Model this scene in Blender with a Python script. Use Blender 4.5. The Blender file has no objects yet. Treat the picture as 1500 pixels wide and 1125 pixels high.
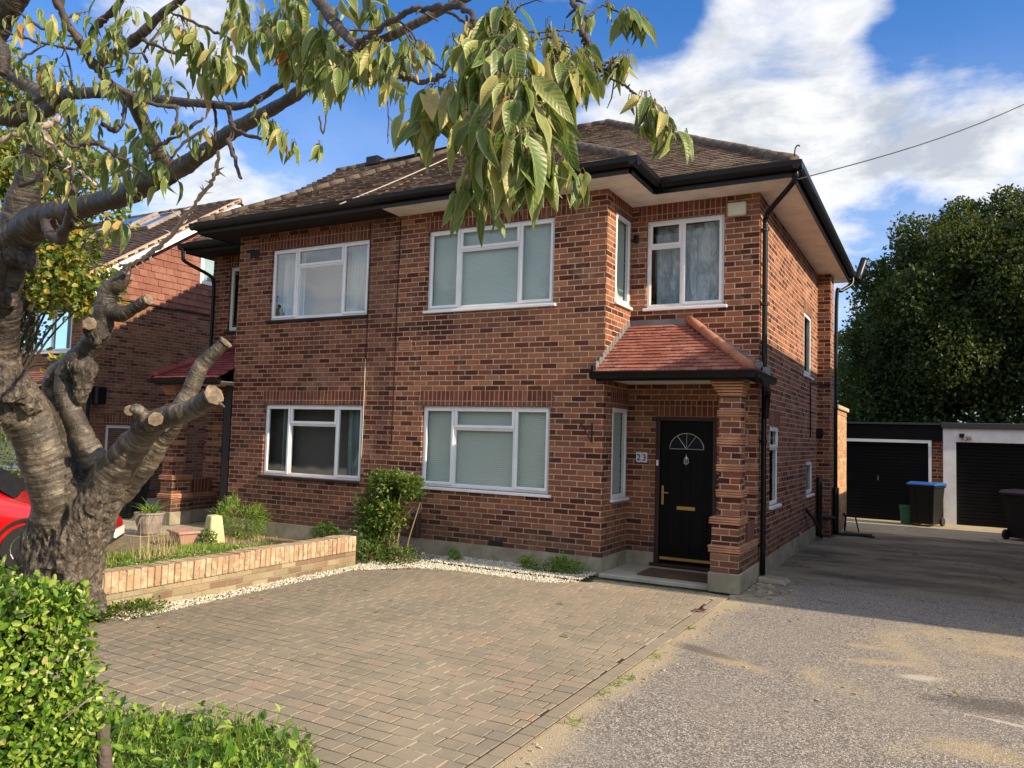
import bpy, bmesh, math, random
from mathutils import Vector, Matrix, noise
random.seed(7)
PI = math.pi
S = bpy.context.scene
COL = S.collection
R_ = random.Random(11)

# ------------------------------------------------------------------ camera
CAMP = Vector((3.83518704, -9.50521873, 1.78438031))
YAW, PITCH, ROLL, FPX = 0.501520458, 0.0653264803, 0.0293019148, 1140.14546
FW = Vector((-math.sin(YAW)*math.cos(PITCH), math.cos(YAW)*math.cos(PITCH), math.sin(PITCH)))
_r = Vector((math.cos(YAW), math.sin(YAW), 0)); _u = _r.cross(FW)
RT = math.cos(ROLL)*_r + math.sin(ROLL)*_u
UP = -math.sin(ROLL)*_r + math.cos(ROLL)*_u
cd = bpy.data.cameras.new('camera'); cam = bpy.data.objects.new('camera', cd); COL.objects.link(cam)
cam.matrix_world = Matrix(((RT.x, UP.x, -FW.x, CAMP.x), (RT.y, UP.y, -FW.y, CAMP.y), (RT.z, UP.z, -FW.z, CAMP.z), (0, 0, 0, 1)))
cd.sensor_width = 36; cd.lens = FPX/1500*36; cd.clip_end = 2000; cd.clip_start = .05
S.camera = cam
def survey(u, v, d):
    """a surveyed point: sight line of the photograph's pixel, d metres deep"""
    return CAMP + (FW + RT*((u-750)/FPX) - UP*((v-562.5)/FPX))*d
def sdir(u, v):
    return (FW + RT*((u-750)/FPX) - UP*((v-562.5)/FPX)).normalized()

# ------------------------------------------------------------------ node helper
class G:
    def __init__(s, name):
        m = s.m = bpy.data.materials.new(name); m.use_nodes = True
        s.nt = m.node_tree; s.nt.nodes.clear()
        s.out = s.n('ShaderNodeOutputMaterial')
    def n(s, t, **k):
        x = s.nt.nodes.new(t)
        for a, b in k.items(): setattr(x, a, b)
        return x
    def set(s, inp, v):
        if isinstance(v, bpy.types.NodeSocket): s.nt.links.new(v, inp)
        elif v is not None:
            try: inp.default_value = v
            except Exception: inp.default_value = (*v, 1)
    def math(s, op, a, b=None, c=None, clamp=False):
        x = s.n('ShaderNodeMath', operation=op, use_clamp=clamp)
        s.set(x.inputs[0], a)
        if b is not None: s.set(x.inputs[1], b)
        if c is not None: s.set(x.inputs[2], c)
        return x.outputs[0]
    def smooth(s, v, lo, hi, a=0., b=1.):
        x = s.n('ShaderNodeMapRange', interpolation_type='SMOOTHSTEP')
        s.set(x.inputs[0], v); x.inputs[1].default_value = lo; x.inputs[2].default_value = hi
        x.inputs[3].default_value = a; x.inputs[4].default_value = b
        return x.outputs[0]
    def mix(s, f, a, b, mode='MIX'):
        x = s.n('ShaderNodeMix', data_type='RGBA', blend_type=mode)
        s.set(x.inputs[0], f); s.set(x.inputs[6], c4(a)); s.set(x.inputs[7], c4(b))
        return x.outputs[2]
    def ramp(s, f, stops, interp='LINEAR'):
        x = s.n('ShaderNodeValToRGB'); s.set(x.inputs[0], f); r = x.color_ramp; r.interpolation = interp
        while len(r.elements) < len(stops): r.elements.new(.5)
        for e, (p, c) in zip(r.elements, stops): e.position = p; e.color = c4(c)
        return x.outputs[0]
    def coord(s, k='Object'): return s.n('ShaderNodeTexCoord').outputs[k]
    def uv(s): return s.n('ShaderNodeUVMap').outputs[0]
    def noise(s, vec, scale, detail=4, rough=.55, out=0, dist=0.):
        x = s.n('ShaderNodeTexNoise'); s.set(x.inputs['Vector'], vec)
        x.inputs['Scale'].default_value = scale; x.inputs['Detail'].default_value = detail
        x.inputs['Roughness'].default_value = rough; x.inputs['Distortion'].default_value = dist
        return x.outputs[out]
    def voro(s, vec, scale, feature='F1', out=0, rand=1.):
        x = s.n('ShaderNodeTexVoronoi', feature=feature); s.set(x.inputs['Vector'], vec)
        x.inputs['Scale'].default_value = scale; x.inputs['Randomness'].default_value = rand
        return x.outputs[out]
    def white(s, vec, out=0, dim='2D'):
        x = s.n('ShaderNodeTexWhiteNoise', noise_dimensions=dim); s.set(x.inputs['Vector'], vec); return x.outputs[out]
    def sep(s, v):
        x = s.n('ShaderNodeSeparateXYZ'); s.set(x.inputs[0], v); return x.outputs
    def comb(s, a, b, c=0.):
        x = s.n('ShaderNodeCombineXYZ'); s.set(x.inputs[0], a); s.set(x.inputs[1], b); s.set(x.inputs[2], c); return x.outputs[0]
    def vscale(s, v, sc):
        x = s.n('ShaderNodeMapping'); s.set(x.inputs[0], v); x.inputs['Scale'].default_value = sc; return x.outputs[0]
    def island(s): return s.n('ShaderNodeNewGeometry').outputs['Random Per Island']
    def bump(s, h, strength=.5, dist=.01, normal=None):
        x = s.n('ShaderNodeBump'); s.set(x.inputs['Height'], h); x.inputs['Strength'].default_value = strength
        x.inputs['Distance'].default_value = dist
        if normal is not None: s.set(x.inputs['Normal'], normal)
        return x.outputs[0]
    def bsdf(s, color, rough=.8, normal=None, metal=0., spec=.5, trans=0., coat=0., sub=0.):
        x = s.n('ShaderNodeBsdfPrincipled'); s.set(x.inputs['Base Color'], c4(color)); s.set(x.inputs['Roughness'], rough)
        x.inputs['Metallic'].default_value = metal; s.set(x.inputs['Specular IOR Level'], spec)
        x.inputs['Transmission Weight'].default_value = trans; x.inputs['Coat Weight'].default_value = coat
        if normal is not None: s.set(x.inputs['Normal'], normal)
        return x.outputs[0]
    def fin(s, sh):
        s.nt.links.new(sh, s.out.inputs[0]); return s.m
def c4(c):
    if isinstance(c, (tuple, list)): return (*c[:3], 1.)
    return c

def simple(name, col, rough=.6, metal=0., spec=.5, bumps=None, var=0., coat=0.):
    g = G(name); o = g.coord(); c = col
    if var:
        c = g.mix(g.smooth(g.noise(o, 3.5, 6, .65), .3, .72), tuple(x*(1-var) for x in col), tuple(min(1, x*(1+var*.6)) for x in col))
    nrm = None
    if bumps: nrm = g.bump(g.noise(o, bumps[0], 5, .6), bumps[1], bumps[2])
    return g.fin(g.bsdf(c, rough, nrm, metal, spec, coat=coat))

def brick_mat(name, pal, mortar, bw=.225, bh=.075, off=.5, joint=.0055, dirt=.35, darkpatch=.0, u0=0., v0=0.):
    g = G(name); uv = g.uv(); o = g.coord()
    w = g.noise(uv, 9, 3, .6, out=1)
    x = g.n('ShaderNodeVectorMath', operation='MULTIPLY_ADD'); g.set(x.inputs[0], w); x.inputs[1].default_value = (.006, .006, 0); g.set(x.inputs[2], uv)
    s = g.sep(x.outputs[0])
    u = g.math('ADD', s[0], 50.*bw - .003 + u0); v = g.math('ADD', s[1], 50.*bh - .003 + v0)
    rowf = g.math('DIVIDE', v, bh); row = g.math('FLOOR', rowf)
    sh = g.math('MULTIPLY', g.math('MODULO', row, 2.), off)
    # slight wandering of the perpends from row to row
    jit = g.math('MULTIPLY', g.white(g.comb(row, 3.3)), .10)
    cf = g.math('ADD', g.math('ADD', g.math('DIVIDE', u, bw), sh), jit); ci = g.math('FLOOR', cf)
    du = g.math('MULTIPLY', g.math('SUBTRACT', cf, ci), bw); dv = g.math('MULTIPLY', g.math('SUBTRACT', rowf, row), bh)
    du = g.math('MINIMUM', du, g.math('SUBTRACT', bw, du)); dv = g.math('MINIMUM', dv, g.math('SUBTRACT', bh, dv))
    d = g.math('MINIMUM', du, dv)
    mask = g.smooth(d, joint-.002, joint+.0025)
    rnd = g.white(g.comb(ci, row)); rnd2 = g.white(g.comb(row, ci))
    big = g.noise(g.comb(g.math('MULTIPLY', ci, bw), g.math('MULTIPLY', row, bh)), .9, 4, .65)
    rb = g.math('MULTIPLY', g.math('SUBTRACT', g.white(g.comb(row, g.math('FLOOR', g.math('MULTIPLY', ci, .11)))), .5), .34)
    f = g.math('ADD', g.math('ADD', g.math('MULTIPLY', rnd, .85), rb), g.math('MULTIPLY', g.math('SUBTRACT', big, .5), -1.1))
    f = g.math('ADD', f, .08, clamp=True)
    col = g.ramp(f, [(i/len(pal), c) for i, c in enumerate(pal)], 'CONSTANT')
    val = g.math('MULTIPLY_ADD', rnd2, .5, .75)
    col = g.mix(1., col, g.comb(val, val, val), 'MULTIPLY')
    fine = g.noise(uv, 60, 5, .7)
    col = g.mix(g.smooth(fine, .45, .75, 0, .30), col, (.24, .14, .09))
    col = g.mix(g.smooth(g.noise(uv, 22, 4, .7), .52, .8, 0, .5), col, (.04, .018, .012))
    mc = g.mix(g.smooth(g.noise(uv, 7, 4, .7), .3, .7), mortar, tuple(m*.62 for m in mortar))
    base = g.mix(mask, mc, col)
    base = g.mix(g.smooth(g.noise(uv, 1.7, 5, .65), .56, .72, 0, .30), base, tuple(m*.8 for m in mortar))
    st = g.noise(g.vscale(o, (.9, .9, .25)), 1.6, 5, .65)
    base = g.mix(g.smooth(st, .5, .78, 0, dirt), base, (.085, .06, .048))
    zz = g.sep(o)[2]
    dn = g.noise(g.vscale(o, (3, 3, .5)), 1.6, 5, .65)
    damp = g.math('MULTIPLY', g.smooth(g.math('ADD', zz, g.math('MULTIPLY', dn, -.9)), -.25, .35, 1, 0), .45)
    base = g.mix(damp, base, (.055, .045, .034))
    eff = g.math('MULTIPLY', g.smooth(g.noise(g.vscale(o, (2.2, 2.2, .35)), 1.1, 5, .7), .57, .70), .22)
    base = g.mix(eff, base, tuple(m*.95 for m in mortar))
    h = g.math('ADD', g.math('MULTIPLY', mask, 1.), g.math('MULTIPLY', fine, .35))
    return g.fin(g.bsdf(base, .92, g.bump(h, .75, .007), spec=.25))

M = {}
PAL = [(0.060, 0.015, 0.009), (0.080, 0.020, 0.012), (0.107, 0.029, 0.017), (0.181, 0.060, 0.031), (0.208, 0.077, 0.041), (0.229, 0.089, 0.049), (0.249, 0.092, 0.046), (0.201, 0.081, 0.049), (0.274, 0.118, 0.063), (0.235, 0.085, 0.041)]
M['brick'] = brick_mat('red_brick', PAL, (0.561, 0.403, 0.283), joint=.0062, dirt=.30)
M['soldier'] = brick_mat('soldier_brick', [(0.120, 0.031, 0.020), (0.156, 0.042, 0.026), (0.192, 0.055, 0.034), (0.132, 0.036, 0.024)], (0.456, 0.336, 0.228), bw=.075, bh=.45, off=0., v0=.0)
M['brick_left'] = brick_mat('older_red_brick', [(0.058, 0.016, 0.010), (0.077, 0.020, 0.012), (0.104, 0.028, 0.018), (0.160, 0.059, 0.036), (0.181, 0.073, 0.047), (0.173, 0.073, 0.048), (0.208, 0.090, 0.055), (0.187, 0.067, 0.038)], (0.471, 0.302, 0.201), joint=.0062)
M['brick_far'] = brick_mat('neighbour_brick', [(.075, .028, .018), (.16, .062, .038), (.20, .082, .048), (.22, .10, .058), (.18, .07, .042), (.24, .11, .065)], (.36, .26, .18))
M['brick_wall'] = brick_mat('pale_garden_brick', [(.40, .29, .17), (.48, .38, .22), (.34, .215, .135), (.50, .42, .26)], (.50, .43, .30), dirt=.45)
M['brick_yellow'] = brick_mat('sandy_brick', [(.42, .22, .11), (.46, .26, .13), (.36, .18, .09), (.5, .29, .15)], (.42, .33, .22), dirt=.2)
M['white'] = simple('white_upvc', (.78, .79, .80), .35, var=.06)
M['white_paint'] = simple('white_render', (.86, .87, .89), .8, var=.10, bumps=(30, .3, .004))
M['soffit'] = simple('white_soffit_board', (.86, .84, .80), .6, var=.14)
M['black'] = simple('black_gloss_plastic', (.005, .005, .0055), .36, var=.2, spec=.28)
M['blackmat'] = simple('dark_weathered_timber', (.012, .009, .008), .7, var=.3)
M['door'] = simple('black_door_paint', (.004, .004, .005), .5, spec=.14)
M['shutter'] = simple('black_shutter_paint', (.004, .004, .005), .6, spec=.15)
M['doorframe'] = simple('dark_brown_timber', (.035, .010, .009), .45, var=.2)
M['brass'] = simple('brass', (.62, .42, .14), .28, metal=.9)
M['chrome'] = simple('metal', (.55, .55, .52), .3, metal=.9)
M['step'] = simple('concrete_step', (.36, .33, .27), .9, var=.2, bumps=(40, .4, .004))
M['plinth'] = simple('grey_render_plinth', (.30, .265, .19), .95, var=.32, bumps=(25, .5, .006))
M['cream'] = simple('cream_plastic', (.62, .60, .47), .5, var=.08)
M['lead'] = simple('lead_flashing', (.16, .17, .18), .6, var=.25)
M['terra'] = simple('terracotta_hip_tile', (.40, .15, .085), .8, var=.3, bumps=(20, .4, .006))
M['mosstile'] = simple('mossy_hip_tile', (.115, .086, .064), .95, var=.45, bumps=(28, .9, .012))
M['creasing'] = simple('creasing_tile', (.46, .22, .12), .85, var=.35, bumps=(40, .5, .004))
M['mat'] = simple('coir_mat', (.09, .050, .026), 1., var=.3, bumps=(300, 1., .006))
M['rubber'] = simple('rubber', (.012, .012, .012), .75)
M['bin'] = simple('dark_bin_plastic', (.008, .009, .009), .5, var=.2, spec=.25)
M['bluelid'] = simple('blue_lid_plastic', (.02, .10, .36), .4, var=.15)
M['brownlid'] = simple('brown_lid_plastic', (.075, .045, .036), .5, var=.15)
M['green_plastic'] = simple('green_plastic', (.02, .10, .055), .5, var=.15)
M['potterra'] = simple('weathered_terracotta', (.42, .24, .18), .85, var=.22, bumps=(30, .4, .004))
M['potgrey'] = simple('glazed_pot', (.27, .22, .20), .55, var=.3)
M['stone'] = simple('yellow_lichened_stone', (.50, .46, .24), .95, var=.25, bumps=(35, .7, .008))
M['carpaint'] = simple('red_car_paint', (.50, .004, .006), .25, coat=1.)
M['carglass'] = simple('car_glass', (.02, .025, .03), .05)
M['interior'] = simple('room_interior', (.10, .09, .08), .9)
M['slate'] = simple('dark_fascia', (.035, .040, .048), .6)
M['peach'] = simple('verge_mortar', (.55, .36, .25), .9, var=.15)
M['plate'] = simple('number_plate', (.75, .75, .74), .4)
M['tan'] = simple('concrete_path', (.36, .30, .21), .95, var=.3, bumps=(25, .5, .006))

def glass(name, tint=(.9, .95, .95), refl=.03):
    g = G(name)
    t = g.n('ShaderNodeBsdfTransparent'); t.inputs[0].default_value = (*tint, 1)
    gl = g.n('ShaderNodeBsdfGlossy'); gl.inputs['Roughness'].default_value = .02
    o = g.coord()
    g.set(gl.inputs['Normal'], g.bump(g.noise(o, 1.6, 2, .5), .10, .02))
    lw = g.n('ShaderNodeLayerWeight'); lw.inputs[0].default_value = .35
    f = g.math('ADD', g.math('MULTIPLY', lw.outputs[0], .15), refl, clamp=True)
    ms = g.n('ShaderNodeMixShader'); g.set(ms.inputs[0], f)
    g.nt.links.new(t.outputs[0], ms.inputs[1]); g.nt.links.new(gl.outputs[0], ms.inputs[2])
    return g.fin(ms.outputs[0])
M['glass'] = glass('window_glass')
M['glassd'] = glass('dull_window_glass', (.75, .82, .80), .06)

def blind_mat(name, col, period=.027):
    g = G(name); o = g.coord(); s = g.sep(o)
    w = g.math('SINE', g.math('MULTIPLY', s[2], 2*PI/period))
    c = g.mix(g.smooth(w, -1., -.5), tuple(x*.72 for x in col), col)
    c = g.mix(g.smooth(g.noise(o, 1.4, 4, .6), .35, .7), c, tuple(x*.86 for x in col))
    return g.fin(g.bsdf(c, .6, g.bump(w, .5, .003)))
M['blind'] = blind_mat('venetian_blind', (.52, .56, .50))
M['blind2'] = blind_mat('roller_blind', (.50, .56, .52), .018)
def curtain_mat(name, col):
    g = G(name); o = g.coord()
    n = g.noise(g.vscale(o, (9, 9, .8)), 1.3, 3, .6)
    c = g.mix(g.smooth(n, .3, .7), tuple(x*.55 for x in col), col)
    return g.fin(g.bsdf(c, .85, g.bump(n, .9, .05)))
M['curtain'] = curtain_mat('white_curtain', (.34, .40, .39))
def foil():
    g = G('crumpled_pale_sheet'); o = g.coord()
    n = g.noise(g.vscale(o, (1, 1, .45)), 3.2, 4, .6, dist=1.6); n2 = g.noise(g.vscale(o, (1.5, 1.5, .5)), 7, 4, .6, dist=2.)
    c = g.mix(g.smooth(n, .35, .65), (.22, .28, .33), (.58, .63, .66))
    return g.fin(g.bsdf(c, .35, g.bump(g.math('ADD', n, g.math('MULTIPLY', n2, .6)), 1., .12), spec=.8))
M['foil'] = foil()

def tile_mat(name, cols, lichen=None, lf=.3, rough=.9):
    g = G(name); r = g.island(); o = g.coord()
    c = g.ramp(r, [(i/(len(cols)), x) for i, x in enumerate(cols)], 'LINEAR')
    n = g.noise(o, 14, 5, .7); c = g.mix(g.smooth(n, .35, .8, 0, .5), c, tuple(x*.45 for x in cols[0]))
    if lichen:
        b = g.math('MULTIPLY', g.smooth(g.noise(o, 1.3, 4, .6), .38, .62), g.smooth(g.noise(o, 45, 3, .6), .52, .64))
        c = g.mix(g.math('MULTIPLY', b, lf), c, lichen)
    return g.fin(g.bsdf(c, rough, g.bump(g.noise(o, 60, 4, .7), .5, .004), spec=.3))
M['rooftile'] = tile_mat('brown_roof_tiles', [(0.096, 0.062, 0.044), (0.136, 0.090, 0.064), (0.168, 0.113, 0.082), (0.112, 0.074, 0.055), (0.192, 0.133, 0.098)], (0.304, 0.265, 0.195), .7)
M['redtile'] = tile_mat('red_porch_tiles', [(0.238, 0.066, 0.045), (0.290, 0.092, 0.061), (0.194, 0.057, 0.043), (0.326, 0.119, 0.082)], (0.396, 0.317, 0.262), .7)
M['mauvetile'] = tile_mat('dark_red_tiles', [(.20, .035, .04), (.26, .055, .055), (.17, .035, .038)])
M['hungtile'] = tile_mat('hung_tiles', [(.22, .090, .064), (.25, .108, .078), (.19, .076, .056), (.275, .125, .092)])
M['farroof'] = tile_mat('far_roof_tiles', [(.075, .048, .040), (.10, .064, .052), (.085, .056, .046)])

def paver_mat():
    g = G('block_paving'); r = g.island(); o = g.coord()
    big = g.noise(o, .55, 4, .6)
    f = g.math('ADD', g.math('MULTIPLY', r, .75), g.math('MULTIPLY', g.math('SUBTRACT', big, .5), .9)); f = g.math('ADD', f, .12, clamp=True)
    c = g.ramp(f, [(0, (.225, .198, .150)), (.3, (.258, .222, .165)), (.6, (.285, .236, .172)), (.8, (.31, .248, .18)), (.96, (.345, .245, .18))])
    c = g.mix(g.smooth(g.noise(o, 120, 4, .7), .4, .7, 0, .5), c, (.12, .10, .085))
    c = g.mix(g.smooth(g.noise(o, .8, 6, .7), .45, .65, 0, .6), c, (.34, .275, .20))
    so_ = g.sep(o); dk = g.math('ADD', so_[0], g.math('MULTIPLY', g.noise(o, .9, 5, .65), 3.2)); c = g.mix(g.smooth(dk, -1.4, 1.6, .42, 0), c, (.105, .092, .072))
    sp = g.math('MULTIPLY', g.smooth(g.noise(o, 38, 2, .5), .66, .70), g.smooth(g.noise(o, 1.1, 3), .45, .6))
    c = g.mix(sp, c, (.42, .38, .30))
    return g.fin(g.bsdf(c, .95, g.bump(g.noise(o, 150, 4, .7), .6, .003), spec=.25))
M['paver'] = paver_mat()
def joint_mat():
    g = G('paving_joint_sand'); o = g.coord()
    c = g.mix(g.smooth(g.noise(o, .9, 4, .6, dist=.5), .55, .62), (.030, .025, .018), (.46, .41, .31))
    c = g.mix(g.smooth(g.noise(o, 18, 3), .55, .68), c, (.055, .055, .028))
    return g.fin(g.bsdf(c, 1., g.bump(g.noise(o, 200, 3), .6, .003)))
M['joint'] = joint_mat()

def asphalt():
    g = G('worn_asphalt'); o = g.coord()
    cell = g.voro(o, 108, out=1); cs = g.sep(cell)
    c = g.ramp(cs[0], [(0, (.085, .076, .069)), (.3, (.18, .16, .143)), (.6, (.27, .24, .212)), (.85, (.43, .38, .325)), (1, (.60, .54, .46))])
    d = g.voro(o, 108)
    c = g.mix(g.smooth(d, .45, .8, 0, .55), c, (.085, .07, .058))
    c = g.mix(g.smooth(g.noise(o, 1.0, 6, .65), .38, .68, 0, .35), c, (.25, .222, .192))
    # washed-out sandy aggregate in drifts
    n = g.noise(g.vscale(o, (1, .55, 1)), .75, 5, .62, dist=.4)
    fn = g.noise(o, 55, 3, .6)
    def patch(x, y, rx, ry, a=0):
        m = g.n('ShaderNodeMapping', vector_type='TEXTURE'); g.set(m.inputs[0], o); m.inputs['Location'].default_value = (x, y, 0)
        m.inputs['Rotation'].default_value = (0, 0, a); m.inputs['Scale'].default_value = (rx, ry, 1)
        s = g.sep(m.outputs[0]); l = g.math('SQRT', g.math('ADD', g.math('MULTIPLY', s[0], s[0]), g.math('MULTIPLY', s[1], s[1])))
        l = g.math('ADD', l, g.math('MULTIPLY', g.math('SUBTRACT', g.noise(o, 5, 4, .7), .5), 1.1))
        return l
    t = g.smooth(g.math('ADD', n, g.math('MULTIPLY', g.math('SUBTRACT', fn, .5), .55)), .55, .72, 0, .62)
    s = g.sep(o)
    near = g.smooth(s[1], .6, 2.2)              # gravelly front half, smoother old tarmac behind
    c = g.mix(t, c, (.45, .365, .225))
    for (x, y, rx, ry, a) in [(3.42, -2.25, .30, .10, .35), (3.27, -1.78, .22, .08, 0), (2.35, -2.95, .42, .12, -.5), (4.7, -1.25, .75, .22, .1), (4.05, -4.0, .3, .2, 0)]:
        l = patch(x, y, rx, ry, a)
        l = g.math('ADD', l, g.math('MULTIPLY', g.math('SUBTRACT', fn, .5), 1.6)); c = g.mix(g.smooth(l, .3, 1.35, .62, 0), c, g.mix(g.smooth(cs[1], .2, .8), (.36, .265, .15), (.50, .40, .25)))
    for (x, y, rx, ry, a) in [(4.2, -3.0, .5, .2, .2), (2.0, -2.75, .4, .1, -.4)]:
        l = patch(x, y, rx, ry, a); c = g.mix(g.smooth(l, .5, 1.3, .6, 0), c, (.06, .052, .046))
    for (x, y, rx, ry, a) in [(3.7, -2.55, .16, .09, .3), (4.25, -3.35, .3, .03, -.2), (3.55, 2.6, .35, .14, 0), (4.4, 2.2, .9, .06, .2), (5.0, 5.2, .8, .1, 0), (2.6, 5.5, .7, .12, 0)]:
        l = patch(x, y, rx, ry, a); c = g.mix(g.smooth(l, .5, 1.2, .7, 0), c, (.50, .46, .38))
    old = g.ramp(g.noise(g.vscale(o, (.7, 1.6, 1)), 1.1, 6, .65, dist=.6), [(.30, (.055, .048, .036)), (.45, (.12, .105, .08)), (.55, (.20, .172, .125)), (.64, (.25, .21, .14)), (.74, (.42, .38, .30))])
    old = g.mix(g.smooth(cs[0], 0, 1, 0, .25), old, (.2, .18, .14))
    c = g.mix(near, c, old)
    conc = g.ramp(g.noise(g.vscale(o, (1, 2.5, 1)), 1.5, 5, .6), [(.3, (.32, .26, .17)), (.6, (.44, .36, .24)), (.75, (.20, .165, .11))])
    yy = g.math('ADD', s[1], g.math('MULTIPLY', g.noise(o, 1.2, 3), .8))
    c = g.mix(g.smooth(yy, 8.55, 8.75), c, conc)
    # soft sand drift along the paving edge
    e = g.math('ADD', s[0], g.math('MULTIPLY', g.math('SUBTRACT', g.noise(o, 1.4, 4, .6), .5), .5))
    e = g.math('ADD', e, g.math('MULTIPLY', g.math('SUBTRACT', fn, .5), .6))
    e2 = g.math('MULTIPLY', g.smooth(e, 1.80, 1.98, 1, 0), g.smooth(s[1], -.2, .3, 1, 0))
    c = g.mix(g.math('MULTIPLY', e2, .8), c, (.42, .34, .22))
    wv_ = g.noise(o, 2.2, 5, .6, out=1); vm_ = g.n('ShaderNodeVectorMath', operation='MULTIPLY_ADD'); g.set(vm_.inputs[0], wv_); vm_.inputs[1].default_value = (.7, .7, 0); g.set(vm_.inputs[2], o)
    ck = g.smooth(g.voro(g.vscale(vm_.outputs[0], (.34, .55, 1)), 1., feature='DISTANCE_TO_EDGE'), 0., .007, 1, 0)
    c = g.mix(g.math('MULTIPLY', ck, g.smooth(s[1], -1.2, .8, .15, .8)), c, (.03, .026, .02))
    crack = g.smooth(g.voro(g.vscale(g.noise(o, 3, 3, out=1), (.25, .25, .25)), 1., feature='DISTANCE_TO_EDGE'), 0., .004, 1, 0)
    h = g.math('ADD', g.math('MULTIPLY', d, -1.), g.math('MULTIPLY', cs[2], .5))
    return g.fin(g.bsdf(c, .93, g.bump(h, .6, .005), spec=.25))
M['asphalt'] = asphalt()

def soil(name, a, b, sc=9):
    g = G(name); o = g.coord()
    c = g.mix(g.smooth(g.noise(o, sc, 6, .7), .35, .65), a, b)
    return g.fin(g.bsdf(c, 1., g.bump(g.noise(o, 40, 5, .7), .9, .02), spec=.2))
M['soil'] = soil('garden_soil', (.13, .105, .065), (.26, .21, .13))
M['farground'] = soil('grassy_ground', (.05, .065, .025), (.11, .12, .05), 3)

def leaf_mat(name, stops, trans=.45, rough=.45, edge=None, spec=.4, vein=True):
    g = G(name); r = g.island(); o = g.coord()
    c = g.ramp(r, stops)
    n = g.noise(o, 30, 3, .6); c = g.mix(g.smooth(n, .45, .75, 0, .3), c, tuple(x*.6 for x in stops[0][1]))
    uv = g.sep(g.uv())
    if edge:
        ee = g.math('ABSOLUTE', g.math('SUBTRACT', uv[0], .5))
        nn = g.math('ADD', ee, g.math('MULTIPLY', g.math('SUBTRACT', g.noise(o, 16, 3, .6), .5), .45))
        c = g.mix(g.smooth(nn, .33, .52, 0, .6), c, edge)
        ve = g.math('SINE', g.math('ADD', g.math('MULTIPLY', uv[1], 75.), g.math('MULTIPLY', g.math('ABSOLUTE', g.math('SUBTRACT', uv[0], .5)), -22.)))
        c = g.mix(g.smooth(ve, .7, 1., 0, .10), c, edge)
        mid = g.smooth(g.math('ABSOLUTE', g.math('SUBTRACT', uv[0], .5)), .0, .035, .55, 0); c = g.mix(mid, c, edge)
    nrm = g.bump(ve, .18, .0015) if edge else None
    p = g.bsdf(c, rough, nrm, spec=spec)
    t = g.n('ShaderNodeBsdfTranslucent'); g.set(t.inputs[0], g.mix(.35, c, (.5, .55, .05)))
    ms = g.n('ShaderNodeMixShader'); ms.inputs[0].default_value = trans
    g.nt.links.new(p, ms.inputs[1]); g.nt.links.new(t.outputs[0], ms.inputs[2])
    return g.fin(ms.outputs[0])
M['cherryleaf'] = leaf_mat('cherry_leaf', [(0, (.055, .110, .020)), (.3, (.085, .150, .028)), (.6, (.14, .20, .042)), (.84, (.27, .29, .085)), (.965, (.46, .38, .12)), (1., (.48, .20, .05))], .32, .40, edge=(.52, .50, .26))
M['hedgeleaf'] = leaf_mat('hedge_leaf', [(0, (.045, .11, .015)), (.4, (.085, .19, .022)), (.75, (.15, .28, .035)), (1., (.26, .38, .07))], .28, .33, spec=.6)
M['yellowleaf'] = leaf_mat('yellowing_leaf', [(0, (.05, .10, .02)), (.4, (.09, .16, .03)), (.65, (.22, .25, .04)), (.85, (.40, .34, .05)), (1., (.48, .27, .04))], .4, .5)
M['oakleaf'] = leaf_mat('dark_tree_leaf', [(0, (.014, .028, .008)), (.5, (.024, .046, .011)), (.85, (.042, .070, .016)), (1., (.085, .12, .028))], .25, .5, spec=.25)
M['bushleaf'] = leaf_mat('light_bush_leaf', [(0, (.05, .09, .02)), (.5, (.10, .16, .035)), (1., (.19, .25, .06))], .35, .5)
M['shrubleaf'] = leaf_mat('shrub_leaf', [(0, (.035, .085, .018)), (.5, (.06, .13, .025)), (.8, (.14, .20, .035)), (1., (.30, .30, .05))], .3, .45)
M['weed'] = leaf_mat('weed_leaf', [(0, (.08, .18, .02)), (.5, (.15, .30, .035)), (.85, (.26, .40, .06)), (1., (.42, .44, .13))], .35, .5, spec=.3)
M['straw'] = leaf_mat('dry_straw', [(0, (.36, .27, .13)), (.6, (.48, .37, .20)), (1., (.60, .50, .30))], .2, .7)
M['stem'] = simple('green_brown_stem', (.14, .10, .05), .8, var=.3)

def bark(name, smooth_):
    g = G(name); uv = g.uv(); o = g.coord()
    s = g.sep(uv)
    if smooth_:
        n = g.noise(g.vscale(uv, (2.2, 26, 1)), 2.2, 5, .65, dist=.3)     # rings of lenticels round the limb
        big = g.noise(o, 5, 5, .65)
        c = g.ramp(n, [(.32, (.028, .021, .016)), (.45, (.070, .054, .042)), (.56, (.125, .098, .075)), (.70, (.30, .26, .20))])
        c = g.mix(g.smooth(big, .45, .62, 0, .8), c, (.030, .024, .019))
        c = g.mix(g.smooth(g.noise(o, 11, 4, .7), .60, .70, 0, .5), c, (.20, .21, .17))
        h = g.math('ADD', n, g.math('MULTIPLY', g.noise(o, 35, 5, .7), .6))
        return g.fin(g.bsdf(c, .62, g.bump(h, .8, .014), spec=.4))
    n = g.noise(g.vscale(o, (1, 1, .55)), 17, 6, .72, dist=.5)
    v = g.voro(g.vscale(o, (1, 1, .6)), 24, feature='DISTANCE_TO_EDGE')
    c = g.ramp(n, [(.28, (.035, .028, .022)), (.48, (.12, .10, .08)), (.62, (.20, .17, .138)), (.8, (.34, .30, .25))])
    c = g.mix(g.smooth(v, .0, .10, .7, 0), c, (.03, .024, .02))
    h = g.math('ADD', g.math('MULTIPLY', g.smooth(v, 0, .15), .6), n)
    return g.fin(g.bsdf(c, .9, g.bump(h, 1., .035), spec=.25))
M['bark'] = bark('gnarled_bark', False)
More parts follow.
